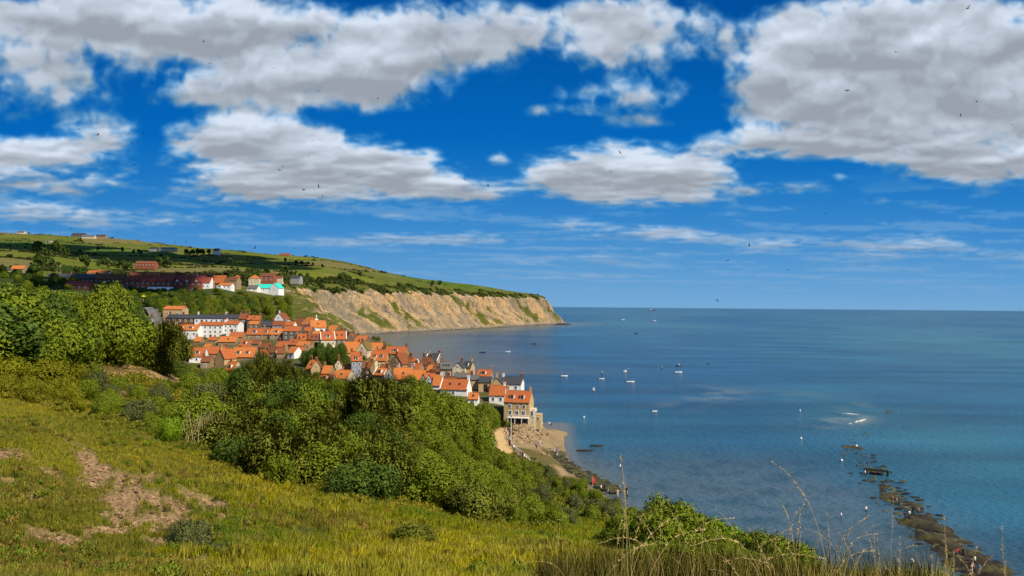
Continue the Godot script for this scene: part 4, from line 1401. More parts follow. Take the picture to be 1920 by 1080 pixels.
	[628, 641, 694, 684, 675, 318, 5, "z", 12, "cream", "pantile_old", "t", "little cream gable at the foot of the dark tree clump"],
	[836, 852, 725, 716, 706, 290, 5, "x", -8, "brown_stone", "pantile_brown", "cl", "brown roof peeping over the long white house"],
	[702, 716, 672, 664, 655, 344, 5, "x", -12, "brown_stone", "pantile", "cl cr", "small roof with two stacks behind the two dormer sandstone house"],
	# the newer village on the hill
	[232, 322, 550, 528, 517, 600, 12, "x", -3, "brick", "red_tile", "w3x9 cl cm cr gables", "long dark red brick hotel with many chimneys"],
	[322, 378, 548, 528, 517, 602, 11, "x", -3, "brick", "red_tile", "w2x5 g3 cm", "red brick terrace with three white trimmed gables"],
	[378, 393, 544, 530, 520, 604, 9, "x", -2, "whitewash", "red_tile", "w1x2", "white house closing the red brick terrace"],
	[392, 419, 540, 530, 516, 612, 10, "x", -10, "brown_brick", "pantile", "cl", "orange brown house at the end of the red terrace"],
	[409, 433, 541, 535, 531, 598, 7, "x", -4, "whitewash", "pantile_bright", "w1x3", "low building with flat looking orange roof near the white caravans"],
	[275, 322, 551, 543, 539, 590, 6, "x", -3, "whitewash", "white_paint", "w1x12", "long white glazed conservatory in front of the red hotel"],
	[122, 163, 544, 534, 527, 520, 9, "x", 4, "brick", "red_tile", "w1x4", "red brick house half sunk in the wood"],
	[86, 128, 530, 520, 513, 660, 9, "x", 0, "brown_stone", "slate", "cl cm cr w1x5", "slate roofed row at the upper left of the hill village"],
	[128, 176, 532, 522, 514, 655, 9, "x", -2, "brown_brick", "slate", "cl cm cr w1x6", "second slate roofed row with brick walls on the hill"],
	[176, 232, 532, 523, 514, 650, 9, "x", -2, "brown_brick", "pantile_brown", "cl cm cr w1x7", "brown roofed brick row joining the dark red hotel"],
	[162, 203, 517, 512, 507, 720, 8, "x", -2, "cream", "pantile", "w1x4 cm", "pale orange roofed pair above the slate rows"],
	[240, 268, 522, 516, 510, 700, 8, "x", -2, "brick", "pantile_old", "cl w1x3", "first old red roof in the row behind the hotel"],
	[270, 300, 522, 516, 510, 700, 8, "x", -2, "brown_brick", "pantile", "cr w1x3", "second orange roof in the row behind the hotel"],
	[302, 330, 523, 517, 511, 702, 8, "x", -2, "brick", "pantile_old", "cl w1x3", "third faded roof in the row behind the hotel"],
	[332, 345, 523, 517, 511, 703, 8, "z", -4, "brown_brick", "pantile_brown", "w1x1", "brown gabled house behind the white trimmed gables"],
	[346, 367, 525, 519, 512, 690, 8, "x", -6, "whitewash", "pantile_bright", "w1x2", "bright orange roofed white house behind the red terrace"],
	[374, 392, 521, 517, 512, 706, 8, "x", -4, "cream", "pantile", "w1x2", "cream house with orange roof under the dark hill trees"],
	[425, 444, 534, 526, 519, 640, 8, "x", -10, "brown_stone", "pantile_brown", "w1x2", "brown roofed detached house right of the brick terrace"],
	[433, 451, 525, 521, 516, 690, 8, "h", -6, "whitewash", "pantile_bright", "w1x2", "detached house with orange hipped roof on the hill"],
	[466, 485, 527, 522, 515, 690, 8, "h", 0, "cream", "pantile_bright", "w1x2", "second hipped orange roof nearer the cliff wood"],
	[486, 512, 527, 518, 512, 695, 9, "x", -6, "brick", "pantile_brown", "w2x3", "brick house with white window bands near the cliff wood"],
	[517, 529, 525, 521, 518, 715, 7, "x", 0, "cream", "pantile_old", "", "little red roof between hill trees"],
	[544, 562, 525, 521, 517, 730, 8, "x", -8, "grey_render", "slate", "w1x2", "dark slate house at the edge of the cliff top wood"],
	[477, 512, 546, 540, 533, 640, 9, "x", -8, "whitewash", "turquoise_sheet", "w1x3", "low hall with bright turquoise roof"],
	[505, 523, 545, 540, 531, 638, 9, "z", -14, "whitewash", "turquoise_sheet", "t", "white gabled end wing of the turquoise hall"],
	[462, 482, 546, 541, 535, 632, 8, "x", -4, "whitewash", "pale_slate", "w1x2", "grey roofed bungalow beside the turquoise hall"],
	[20, 43, 512, 504, 498, 640, 8, "x", 4, "brown_stone", "pantile_bright", "", "square stone barn with orange roof at the far left"],
	[-4, 19, 514, 507, 503, 640, 7, "x", 4, "whitewash", "slate", "w1x3", "white house at the picture's left edge beside the stone barn"],
	[6, 27, 490, 485, 481, 900, 9, "x", 4, "whitewash", "pantile_old", "w1x3", "white cottage on the left hillside field"],
	[29, 43, 493, 489, 486, 880, 8, "x", 4, "whitewash", "slate", "w1x2", "smaller white cottage below the hillside cottage"],
	[252, 290, 499, 494, 490, 930, 9, "x", -3, "brick", "pantile_old", "w1x6", "isolated brick row among hillside trees"],
	[133, 158, 446, 441, 437, 1960, 14, "x", 0, "dark_stone", "slate", "w1x4", "long dark farmhouse on the skyline"],
	[152, 176, 448, 444, 441, 1900, 12, "x", 0, "cream", "pale_slate", "w1x4", "pale farm building below the skyline farmhouse"],
	[178, 197, 446, 443, 440, 1960, 14, "x", 0, "brown_stone", "slate", "", "square barn right of the skyline farmhouse"],
	[297, 328, 468, 466, 464, 1560, 12, "x", -3, "cream", "pale_slate", "", "long pale barn across the upper fields"],
	[279, 292, 468, 466, 464, 1560, 12, "x", -3, "grey_render", "slate", "", "short grey shed next to the long pale barn"],
	[399, 410, 474, 470, 466, 1520, 10, "x", -3, "whitewash", "pantile_old", "", "farmhouse in front of the dark plantation"],
	[522, 543, 482, 479, 475, 1880, 12, "x", -3, "brown_stone", "pantile_old", "", "reddish farm on the far hill shoulder"],
	[31, 44, 437, 436, 433, 1990, 14, "x", 0, "cream", "pale_slate", "", "pale green-white tank barn on the left skyline"],
	[40, 62, 464, 462, 459, 1420, 10, "x", 0, "whitewash", "slate", "", "white farm sheds in the dark left hedges"],
	[81, 95, 454, 452, 451, 1650, 10, "x", 0, "cream", "pale_slate", "", "low pale shed below the left skyline field"],
]
var unit := BoxMesh.new()
var pane_pair: ArrayMesh

func collect_homes() -> void:
	for h in HOUSES:
		var d: float = h[5]
		if d < 760.0:
			var p := at((h[0] + h[1]) * 0.5, h[2], d)
			homes.append([p.x, d, p.y])
			homes.append([p.x, d + h[6], p.y + 0.3])

func box_into(st: SurfaceTool, c: Vector3, s: Vector3, b := Basis.IDENTITY) -> void:
	var h := s * 0.5
	for f in [[Vector3(0, 0, 1), Vector3(1, 0, 0), Vector3(0, 1, 0)], [Vector3(0, 0, -1), Vector3(-1, 0, 0), Vector3(0, 1, 0)], [Vector3(1, 0, 0), Vector3(0, 0, -1), Vector3(0, 1, 0)], [Vector3(-1, 0, 0), Vector3(0, 0, 1), Vector3(0, 1, 0)], [Vector3(0, 1, 0), Vector3(1, 0, 0), Vector3(0, 0, -1)], [Vector3(0, -1, 0), Vector3(1, 0, 0), Vector3(0, 0, 1)]]:
		quad_into(st, c + b * ((f[0] - f[1] - f[2]) * h), c + b * ((f[0] + f[1] - f[2]) * h), c + b * ((f[0] + f[1] + f[2]) * h), c + b * ((f[0] - f[1] + f[2]) * h))

# corners counter-clockwise seen from outside
func quad_into(st: SurfaceTool, a: Vector3, b: Vector3, c: Vector3, d: Vector3) -> void:
	var n := (b - a).cross(c - a)
	if n.length_squared() < 1e-10:
		n = (c - a).cross(d - a)
	n = n.normalized()
	for q in [a, c, b, a, d, c]:
		st.set_normal(n)
		st.add_vertex(q)

func begin() -> SurfaceTool:
	var st := SurfaceTool.new()
	st.begin(Mesh.PRIMITIVE_TRIANGLES)
	return st

func fan_into(st: SurfaceTool, pts: Array) -> void:
	var n: Vector3 = (pts[1] - pts[0]).cross(pts[2] - pts[0]).normalized()
	for i in range(1, pts.size() - 1):
		for q in [pts[0], pts[i + 1], pts[i]]:
			st.set_normal(n)
			st.add_vertex(q)

func wall_mesh(w: float, h: float, rise: float, deep: float, ridge: String) -> ArrayMesh:
	var st := begin()
	var lo := -4.0
	var x := w * 0.5
	if ridge == "x":
		quad_into(st, Vector3(-x, lo, 0), Vector3(x, lo, 0), Vector3(x, h, 0), Vector3(-x, h, 0))
		quad_into(st, Vector3(x, lo, -deep), Vector3(-x, lo, -deep), Vector3(-x, h, -deep), Vector3(x, h, -deep))
		fan_into(st, [Vector3(x, lo, 0), Vector3(x, lo, -deep), Vector3(x, h, -deep), Vector3(x, h + rise, -deep * 0.5), Vector3(x, h, 0)])
		fan_into(st, [Vector3(-x, lo, -deep), Vector3(-x, lo, 0), Vector3(-x, h, 0), Vector3(-x, h + rise, -deep * 0.5), Vector3(-x, h, -deep)])
	elif ridge == "z":
		fan_into(st, [Vector3(-x, lo, 0), Vector3(x, lo, 0), Vector3(x, h, 0), Vector3(0, h + rise, 0), Vector3(-x, h, 0)])
		fan_into(st, [Vector3(x, lo, -deep), Vector3(-x, lo, -deep), Vector3(-x, h, -deep), Vector3(0, h + rise, -deep), Vector3(x, h, -deep)])
		quad_into(st, Vector3(x, lo, 0), Vector3(x, lo, -deep), Vector3(x, h, -deep), Vector3(x, h, 0))
		quad_into(st, Vector3(-x, lo, -deep), Vector3(-x, lo, 0), Vector3(-x, h, 0), Vector3(-x, h, -deep))
	else:
		box_into(st, Vector3(0, (h + lo) * 0.5, -deep * 0.5), Vector3(w, h - lo, deep))
	return st.commit()

# a slab from the eave edge to the ridge edge
func slab_into(st: SurfaceTool, a: Vector3, b: Vector3, c: Vector3, d: Vector3, thick: float) -> void:
	var n := (b - a).cross(d - a).normalized() * thick
	quad_into(st, a + n, b + n, c + n, d + n)
	quad_into(st, b, a, d, c)
	quad_into(st, a, b, b + n, a + n)
	quad_into(st, b, c, c + n, b + n)
	quad_into(st, c, d, d + n, c + n)
	quad_into(st, d, a, a + n, d + n)

func roof_mesh(w: float, h: float, rise: float, deep: float, ridge: String) -> ArrayMesh:
	var st := begin()
	var x := w * 0.5 + 0.14
	var over := 0.28
	if ridge == "x":
		var g := rise / (deep * 0.5) * over
		slab_into(st, Vector3(-x, h - g, over), Vector3(x, h - g, over), Vector3(x, h + rise, -deep * 0.5), Vector3(-x, h + rise, -deep * 0.5), 0.16)
		slab_into(st, Vector3(x, h - g, -deep - over), Vector3(-x, h - g, -deep - over), Vector3(-x, h + rise, -deep * 0.5), Vector3(x, h + rise, -deep * 0.5), 0.16)
		box_into(st, Vector3(0, h + rise + 0.15, -deep * 0.5), Vector3(w + 0.3, 0.2, 0.3))
	elif ridge == "z":
		var g := rise / (w * 0.5) * over
		var xo := w * 0.5 + over
		slab_into(st, Vector3(xo, h - g, 0.14), Vector3(xo, h - g, -deep - 0.14), Vector3(0, h + rise, -deep - 0.14), Vector3(0, h + rise, 0.14), 0.16)
		slab_into(st, Vector3(-xo, h - g, -deep - 0.14), Vector3(-xo, h - g, 0.14), Vector3(0, h + rise, 0.14), Vector3(0, h + rise, -deep - 0.14), 0.16)
		box_into(st, Vector3(0, h + rise + 0.15, -deep * 0.5), Vector3(0.3, 0.2, deep + 0.3))
	else:
		var top := Vector3(0, h + rise, -deep * 0.5)
		var xo := w * 0.5 + over
		var c := [Vector3(-xo, h - 0.05, over), Vector3(xo, h - 0.05, over), Vector3(xo, h - 0.05, -deep - over), Vector3(-xo, h - 0.05, -deep - over)]
		for k in 4:
			fan_into(st, [c[k], c[(k + 1) % 4], top])
		quad_into(st, c[3], c[2], c[1], c[0])
	return st.commit()

func put_window(parent: Node, p: Vector3, w: float, h: float, turn := 0.0) -> void:
	var f := mi("window", unit, M.white_paint, parent)
	f.position = p
	f.rotation.y = turn
	f.scale = Vector3(w, h, 0.16)
	mi("pane", pane_pair, M.glass, f)

func put_chimney(parent: Node, p: Vector3, tall: float, m: Material, pots: int, wide := 0.75) -> void:
	var st := begin()
	box_into(st, Vector3(0, tall * 0.5 - 0.9, 0), Vector3(wide, tall + 1.8, 0.62))
	box_into(st, Vector3(0, tall + 0.06, 0), Vector3(wide + 0.18, 0.16, 0.8))
	var c := mi("chimney", st.commit(), m, parent)
	c.position = p
	for k in pots:
		var pt := CylinderMesh.new()
		pt.top_radius = 0.11
		pt.bottom_radius = 0.14
		pt.height = 0.5
		pt.radial_segments = 8
		pt.rings = 1
		var o := mi("chimney_pot", pt, M.pot, c)
		o.position = Vector3((k - (pots - 1) * 0.5) * wide * 0.42, tall + 0.38, 0)

func put_dormer(parent: Node, p: Vector3, w: float, h: float, roof: Material, deep: float) -> void:
	var d := mi("dormer", wall_piece(w, h, deep), M.white_paint, parent)
	d.position = p
	var st := begin()
	slab_into(st, Vector3(-w * 0.5 - 0.12, h, 0.15), Vector3(w * 0.5 + 0.12, h, 0.15), Vector3(w * 0.5 + 0.12, h + 0.35, -deep), Vector3(-w * 0.5 - 0.12, h + 0.35, -deep), 0.1)
	mi("dormer_roof", st.commit(), roof, d)
	var g := mi("pane", pane_pair, M.glass, d)
	g.position = Vector3(0, h * 0.52, -0.03)
	g.scale = Vector3(w * 0.95, h * 0.95, 0.16)

func wall_piece(w: float, h: float, deep: float) -> ArrayMesh:
	var st := begin()
	box_into(st, Vector3(0, h * 0.5, -deep * 0.5), Vector3(w, h, deep))
	return st.commit()

func make_house(s: Array) -> Node3D:
	var d: float = s[5]
	var deep: float = s[6]
	var um: float = (s[0] + s[1]) * 0.5
	var base := at(um, s[2], d)
	var w: float = (s[1] - s[0]) / F * d
	var h := at(um, s[3], d).y - base.y
	var ridge: String = s[7]
	var back := 0.0 if ridge == "z" else deep * 0.5
	var rise := clampf(at(um, s[4], d + back).y - base.y - h, 1.0 if ridge != "z" else w * 0.28, maxf(deep, w if ridge == "z" else 0.0) * 0.62)
	var feats: PackedStringArray = s[11].split(" ", false)
	var o := thing("house", s[12], "house", base, deg_to_rad(s[8]), "houses of the fishing village" if d < 470.0 else "houses on the hill")
	var wm: Material = M[s[9]]
	var rm: Material = M[s[10]]
	mi("wall", wall_mesh(w, h, rise, deep, ridge), wm, o)
	mi("roof", roof_mesh(w, h, rise, deep, ridge), rm, o)
	if d < 470.0 and not s[11].contains("c") and rng.randf() < 0.8:
		feats.append(["cl", "cr"][rng.randi() % 2])
	for f in feats:
		if f.begins_with("w"):
			var rc := f.substr(1).split("x")
			var rows := int(rc[0])
			var cols := int(rc[1])
			for r in rows:
				for c in cols:
					var ww := clampf(w / cols * 0.42, 0.6, 1.15)
					var wh := clampf(h / rows * 0.48, 0.6, 1.5)
					put_window(o, Vector3((c + 0.5) / cols * w - w * 0.5, h * (r + 0.55) / rows, 0.02), ww, wh)
		elif f.begins_with("d"):
			var n := int(f.substr(1))
			for k in n:
				var t := 0.36
				put_dormer(o, Vector3((k + 0.5) / n * w * 0.8 - w * 0.4, h + rise * t - 0.25, -deep * 0.5 * t + 0.55), clampf(w / n * 0.3, 1.0, 2.2), 1.25, rm, 1.9)
		elif f.begins_with("s"):
			var n := int(f.substr(1))
			for k in n:
				var g := mi("skylight", unit, M.glass, o)
				var slope := atan2(rise, deep * 0.5)
				g.position = Vector3((k + 0.5) / n * w * 0.7 - w * 0.35, h + rise * 0.5 + 0.2 * cos(slope), -deep * 0.25 + 0.2 * sin(slope))
				g.rotation.x = slope - PI / 2
				g.scale = Vector3(0.8, 1.1, 0.1)
		elif f in ["cl", "cm", "cr"]:
			var cx: float = {"cl": -0.5, "cm": 0.0, "cr": 0.5}[f] * (w - 0.8)
			var cz := -deep * 0.5
			if ridge == "z":
				cz = -deep + 0.5 if f == "cr" else -0.6
				cx = 0.0
			put_chimney(o, Vector3(cx, h + rise, cz), rng.randf_range(0.9, 1.6), M.brown_brick if rng.randf() < 0.5 else wm, 2 + rng.randi() % 2, rng.randf_range(0.7, 1.1))
		elif f == "t":
			put_window(o, Vector3(0, h * 0.55, 0.02), minf(0.95, w * 0.3), minf(1.25, h * 0.6))
			if rise > 1.6:
				put_window(o, Vector3(0, h + rise * 0.3, 0.02), 0.7, 0.8)
		elif f == "p":
			for sx in [-1, 1]:
				var st := begin()
				slab_into(st, Vector3(sx * w * 0.5 - 0.14, h + 0.12, 0.3), Vector3(sx * w * 0.5 + 0.14, h + 0.12, 0.3), Vector3(sx * w * 0.5 + 0.14, h + rise + 0.17, -deep * 0.5), Vector3(sx * w * 0.5 - 0.14, h + rise + 0.17, -deep * 0.5), 0.14)
				mi("verge", st.commit(), M.white_paint, o)
		elif f.begins_with("g") and f.length() == 2 or f == "gables":
			var n := 5 if f == "gables" else int(f.substr(1))
			for k in n:
				var gw := w / n * 0.45
				var st := begin()
				fan_into(st, [Vector3(-gw * 0.5, 0, 0.25), Vector3(gw * 0.5, 0, 0.25), Vector3(0, gw * 0.62, 0.25)])
				quad_into(st, Vector3(gw * 0.5, 0, 0.25), Vector3(gw * 0.5, 0, -4), Vector3(0, gw * 0.62, -4), Vector3(0, gw * 0.62, 0.25))
				quad_into(st, Vector3(0, gw * 0.62, 0.25), Vector3(0, gw * 0.62, -4), Vector3(-gw * 0.5, 0, -4), Vector3(-gw * 0.5, 0, 0.25))
				var gb := mi("gable", st.commit(), M.white_paint if f != "gables" else M.brick, o)
				gb.position = Vector3((k + 0.5) / n * w - w * 0.5, h - 0.3, 0.0)
				var st2 := begin()
				for sx in [-1.0, 1.0]:
					slab_into(st2, Vector3(sx * (gw * 0.5 + 0.2), -0.1, 0.5) if sx > 0 else Vector3(sx * (gw * 0.5 + 0.2), -0.1, -4), Vector3(sx * (gw * 0.5 + 0.2), -0.1, -4) if sx > 0 else Vector3(sx * (gw * 0.5 + 0.2), -0.1, 0.5), Vector3(0, gw * 0.62 + 0.15, -4) if sx > 0 else Vector3(0, gw * 0.62 + 0.15, 0.5), Vector3(0, gw * 0.62 + 0.15, 0.5) if sx > 0 else Vector3(0, gw * 0.62 + 0.15, -4), 0.14)
				mi("gable_roof", st2.commit(), rm, gb)
		elif f == "big":
			var g := mi("opening", unit, M.glass, o)
			g.position = Vector3(w * 0.08, h * 0.5, 0.0)
			g.scale = Vector3(1.5, 2.9, 0.1)
		elif f == "hotel":
			for c in [[-0.27, 1.25, 1.3], [0.06, 0.7, 1.1], [0.30, 1.15, 1.3]]:
				put_window(o, Vector3(c[0] * w, h * 0.80, 0.02), c[1], c[2])
			for c in [-0.25, 0.02, 0.28]:
				put_window(o, Vector3(c * w, h * 0.50, 0.02), 1.35, 1.6)
			for c in [-0.28, 0.0, 0.28]:
				var g := mi("shopfront", unit, M.glass, o)
				g.position = Vector3(c * w + 0.8, h * 0.14, 0.0)
				g.scale = Vector3(1.7, 1.9, 0.1)
			var st := begin()
			box_into(st, Vector3(0.9, h * 0.29, 0.75), Vector3(w * 0.84, 0.22, 1.5))
			mi("balcony", st.commit(), M.white_paint, o)
			var st2 := begin()
			for k in 15:
				box_into(st2, Vector3(0.9 + (k / 14.0 - 0.5) * w * 0.83, h * 0.29 + 0.55, 1.45), Vector3(0.05, 0.95, 0.05))
			box_into(st2, Vector3(0.9, h * 0.29 + 1.02, 1.45), Vector3(w * 0.84, 0.07, 0.09))
			mi("railing", st2.commit(), M.white_paint, o)
			for k in 4:
				var c := mi("column", unit, M.white_paint, o)
				c.position = Vector3(0.9 + (k / 3.0 - 0.5) * w * 0.80, h * 0.135, 1.35)
				c.scale = Vector3(0.16, h * 0.27, 0.16)
			# the side that looks out to sea: a bay of windows and a lower wing
			var bay := begin()
			box_into(bay, Vector3(w * 0.5 + 0.9, h * 0.2, -3.0), Vector3(1.8, h * 0.95, 4.4))
			mi("bay", bay.commit(), M.cream, o)
			for k in 3:
				put_window(o, Vector3(w * 0.5 + 1.82, h * 0.46, -1.6 - k * 1.4), 1.1, 2.0, PI / 2)
			put_window(o, Vector3(w * 0.5 + 0.9, h * 0.48, -0.78), 1.1, 1.9)
			var wing := begin()
			box_into(wing, Vector3(w * 0.5 + 2.6, h * 0.05, -4.6), Vector3(2.0, h * 0.7, 4.2))
			mi("wing", wing.commit(), M.sandstone, o)
			put_window(o, Vector3(w * 0.5 + 2.7, h * 0.22, -2.48), 0.9, 1.3)
	return o

func make_village() -> void:
	var st := begin()
	for x in [-0.2, 0.2]:
		box_into(st, Vector3(x, 0, 0.12), Vector3(0.33, 0.82, 1.0))
	pane_pair = st.commit()
	for s in HOUSES:
		make_house(s)

# ---------------------------------------------------------------- trees of the village, the bank and the fields
func tree_at(called: String, u: float, v: float, d: float, rad: float, tall: float, form: String, leaf: String, label: String, group := "") -> void:
	var p := at(u, v, d)
	plant(called, p - Vector3(0, tall * 0.15, 0), rad, tall, form, leaf, label, "tree", group)

func make_far_plants() -> void:
	# the dark group in the middle of the village
	for t in [[572, 682, 2.6, 7], [586, 680, 3.2, 9], [602, 676, 3.6, 10], [617, 676, 3.6, 9.5], [632, 680, 3.6, 9.5], [645, 686, 3.2, 8], [610, 688, 3.2, 7], [628, 692, 3.0, 7], [592, 690, 2.6, 6.5], [640, 668, 3.0, 8]]:
		tree_at("village_tree", t[0], t[1], 330.0, t[2], t[3], "dense", "leaf_dark", "dark leafy tree of the clump in the middle of the village", "tree clump between the roofs")
	# by the hotel
	for t in [[903, 800, 3.0, 8.5], [917, 802, 3.2, 9], [926, 800, 2.6, 8], [890, 795, 3.0, 7], [875, 790, 3.0, 7]]:
		tree_at("sycamore_tree", t[0], t[1], 238.0, t[2], t[3], "dense", "leaf_mid", "thick green tree on the steps left of the stone hotel", "trees left of the hotel")
	tree_at("garden_shrub", 948, 797, 246.0, 1.3, 2.2, "loose", "leaf_yellow", "bright yellow flowering shrub below the hotel")
	tree_at("garden_shrub", 956, 799, 247.0, 1.3, 2.0, "dense", "leaf_dark", "round dark shrub below the hotel balcony")
	# gardens between the houses
	for k in 130:
		var u := rng.randf_range(330, 800)
		var d := rng.randf_range(300, 420)
		var x := (u - 960.0) / F * d
		var y := height(x, d)
		if y < 9.0 or coast_distance(x, d).x < 8.0:
			continue
		var r := rng.randf_range(0.9, 2.0)
		plant("garden_bush", Vector3(x, y - 0.3, -d), r, r * rng.randf_range(1.3, 2.0), "loose", ["leaf_mid", "leaf_olive", "leaf_dark"][rng.randi() % 3], "small garden bush between the village roofs", "bush", "garden bushes of the village", false)
	# sparse trees that stand in front of the lower left cottages
	for t in [[470, 716, 118, 1.6, 4.6], [492, 718, 120, 1.8, 5.8], [512, 720, 122, 1.8, 5.8], [535, 722, 122, 1.6, 5.0], [548, 724, 120, 1.5, 4.2], [345, 668, 116, 1.6, 5.0], [330, 660, 118, 1.8, 5.4], [310, 650, 120, 1.8, 5.4]]:
		tree_at("sparse_tree", t[0], t[1], t[2], t[3], t[4], "twiggy", "leaf_olive", "sparse twiggy tree in front of the lower left cottages", "sparse trees before the cottages")
	# the wooded bank between the two parts of the village
	for k in 280:
		var u := rng.randf_range(190, 545)
		var d := rng.randf_range(462, 588)
		var x := (u - 960.0) / F * d
		var y := height(x, d)
		if coast_distance(x, d).x < 52.0:
			continue
		var tall := rng.randf_range(5.0, 9.0)
		if u > 268 and u < 300 and d < 480.0:
			continue
		var q := cam_b.inverse() * (Vector3(x, y + tall, -d) - EYE)
		if 540.0 - F * q.y / -q.z < 546.0 + (6.0 if u < 420 else 4.0):
			tall *= 0.55
		var leaf: String = ["leaf_mid", "leaf_dark", "leaf_dark", "leaf_olive"][rng.randi() % 4]
		plant("bank_tree", Vector3(x, y - 0.5, -d), rng.randf_range(2.6, 4.4), tall, "dense" if k % 2 else "loose", leaf, "broadleaf tree on the wooded bank below the red hotel", "tree", "trees of the wooded bank")
	# trees behind the near wood, up to the slate rows
	for k in 125:
		var u := rng.randf_range(-200, 235) if k < 70 else rng.randf_range(-120, 150)
		var d := rng.randf_range(240, 600) if k < 70 else rng.randf_range(540, 635)
		var x := (u - 960.0) / F * d
		plant("upper_wood_tree", Vector3(x, height(x, d) - 0.5, -d), rng.randf_range(2.6, 4.2), rng.randf_range(4.5, 8.0) * (0.75 if d > 520.0 and u > 80.0 else 1.0), "dense", ["leaf_dark", "leaf_mid", "leaf_dark"][k % 3], "dark tree in the upper wood", "tree", "trees of the upper wood")
	# the wood along the cliff top, hedges and thickets: too many to tell apart
	var places := [[], []]
	var tints := [PackedColorArray(), PackedColorArray()]
	for k in 3600:
		var a := rng.randf_range(480, 2130)
		var wide := cliff_wide(a)
		var deep := lerpf(66.0, 22.0, smoothstep(950.0, 1400.0, a)) * (0.8 + 0.9 * n_a.get_noise_2d(a * 0.8, 50.0))
		var s := wide * 0.83 + 8.0 * n_b.get_noise_2d(a * 1.2, 5.0) + maxf(deep, 4.0) * rng.randf()
		var q := cliff_spot(a, s)
		var y := minf(45.0 - table_drop(q.x, q.y), cliff_height(s, a))
		var r := rng.randf_range(3.2, 6.2)
		var w := k % 2
		places[w].append(Transform3D(Basis.from_euler(Vector3(0, rng.randf() * TAU, 0)).scaled(Vector3(r, r * rng.randf_range(0.75, 1.2), r)), Vector3(q.x, y - 0.3, -q.y)))
		tints[w].append(Color(0.054, 0.076, 0.014) * rng.randf_range(0.7, 1.4))
	for w in 2:
		multimesh("cliff_top_wood", crowns.far[w], M.grass, places[w], tints[w], ["dark scrub wood along the edge of the far cliff", "bushes mixed into the scrub wood on the far cliff"][w], "wood")
	places = [[], []]
	tints = [PackedColorArray(), PackedColorArray()]
	for k in 60000:
		var d := 620.0 * pow(2250.0 / 620.0, rng.randf())
		var u := rng.randf_range(-260, 900)
		var x := (u - 960.0) / F * d
		if edges.get_noise_2d(x, d * 0.62) > -0.972:
			continue
		if n_b.get_noise_2d(x * 0.5 + 900.0, d * 0.5) > 0.25 or coast_distance(x, d).x < 130.0:
			continue
		var r := rng.randf_range(1.1, 2.4)
		if rng.randf() < 0.06:
			r *= 1.9
		var w := k % 2
		places[w].append(Transform3D(Basis.from_euler(Vector3(0, rng.randf() * TAU, 0)).scaled(Vector3(r * 1.3, r, r * 1.3)), Vector3(x, height(x, d) - 0.4, -d)))
		tints[w].append(Color(0.046, 0.066, 0.014) * rng.randf_range(0.7, 1.35))
	for w in 2:
		multimesh("hedgerow", crowns.far[w], M.grass, places[w], tints[w], ["dark hedgerows dividing the hillside fields", "thorn bushes along the hillside hedgerows"][w], "hedge")
	tick("hedges %d" % places[0].size())
	# trees one can pick out on the hillside
	var marks := [[75, 490, 760, 9, 12], [88, 497, 740, 9, 13], [62, 500, 720, 8, 11], [98, 505, 720, 8, 10], [70, 462, 1150, 11, 13], [105, 462, 1150, 11, 13], [118, 466, 1120, 10, 12], [90, 470, 1050, 10, 12], [160, 486, 980, 8, 10], [165, 492, 930, 7, 9], [190, 488, 960, 7, 9], [203, 492, 930, 7, 9], [215, 494, 920, 7, 9], [228, 494, 920, 8, 10], [240, 496, 900, 8, 10], [305, 492, 1000, 9, 12], [312, 486, 1000, 9, 13], [298, 488, 1010, 8, 10], [320, 494, 980, 7, 8], [350, 472, 1500, 10, 12], [360, 471, 1500, 10, 12], [370, 472, 1500, 10, 13], [380, 472, 1500, 10, 12], [392, 472, 1500, 9, 11], [432, 486, 1150, 6, 8], [446, 490, 1100, 6, 7], [456, 492, 1080, 6, 7], [466, 484, 1200, 6, 8], [538, 504, 1000, 7, 9], [534, 487, 1500, 7, 8], [556, 491, 1480, 7, 8], [566, 492, 1480, 7, 8], [577, 494, 1460, 7, 7], [585, 495, 1460, 6, 7], [604, 497, 1450, 6, 7], [638, 520, 1180, 9, 14], [646, 514, 1200, 8, 11], [675, 511, 1400, 9, 10], [810, 529, 1560, 8, 12], [824, 530, 1570, 9, 10], [400, 518, 740, 8, 11], [415, 522, 700, 6, 9], [422, 520, 720, 7, 9], [455, 526, 680, 5, 8], [500, 512, 760, 6, 8], [525, 520, 740, 6, 8], [535, 524, 720, 5, 8], [480, 520, 730, 5, 7], [160, 505, 780, 5, 7], [150, 470, 1350, 7, 7], [185, 466, 1400, 7, 7], [230, 466, 1400, 7, 8], [262, 470, 1350, 8, 9], [250, 470, 1380, 6, 7]]
	for i in marks.size():
		var t: Array = marks[i]
		var grow := 1.45 if i < 12 else 1.1
		plant("field_tree", at(t[0], t[1], t[2]) - Vector3(0, t[4] * 0.55 * grow, 0), t[3] * 0.62 * grow, t[4] * 1.1 * grow, "far", "leaf_far", "dark round tree standing in the hillside fields", "tree", "single trees on the hillside")
	# crop rows below the farm track
	var rows: Array = []
	var tone := PackedColorArray()
	for i in 26:
		for j in 34:
			var u := 104.0 + i * 3.7 + j * 0.8
			var d := 745.0 + j * 3.4
			var x := (u - 960.0) / F * d
			rows.append(Transform3D(Basis().scaled(Vector3(0.7, 0.9, 1.9)), Vector3(x, height(x, d) - 0.1, -d)))
			tone.append(Color(0.05, 0.10, 0.014))
	multimesh("crop_rows", crowns.far[1], M.grass, rows, tone, "green planted rows in the hillside field", "crop")

# a cloud above and behind the picture's upper edge: its shadow darkens the hillside
func make_cloud() -> void:
	shade_cloud(9, Vector2(330, 300), Vector3(-690, 120, -1420), "large white cloud overhead whose shadow darkens the hillside fields")
	shade_cloud(10, Vector2(84, 120), Vector3(-345, 62, -640), "small white cloud overhead whose shadow falls on the red brick hotel")

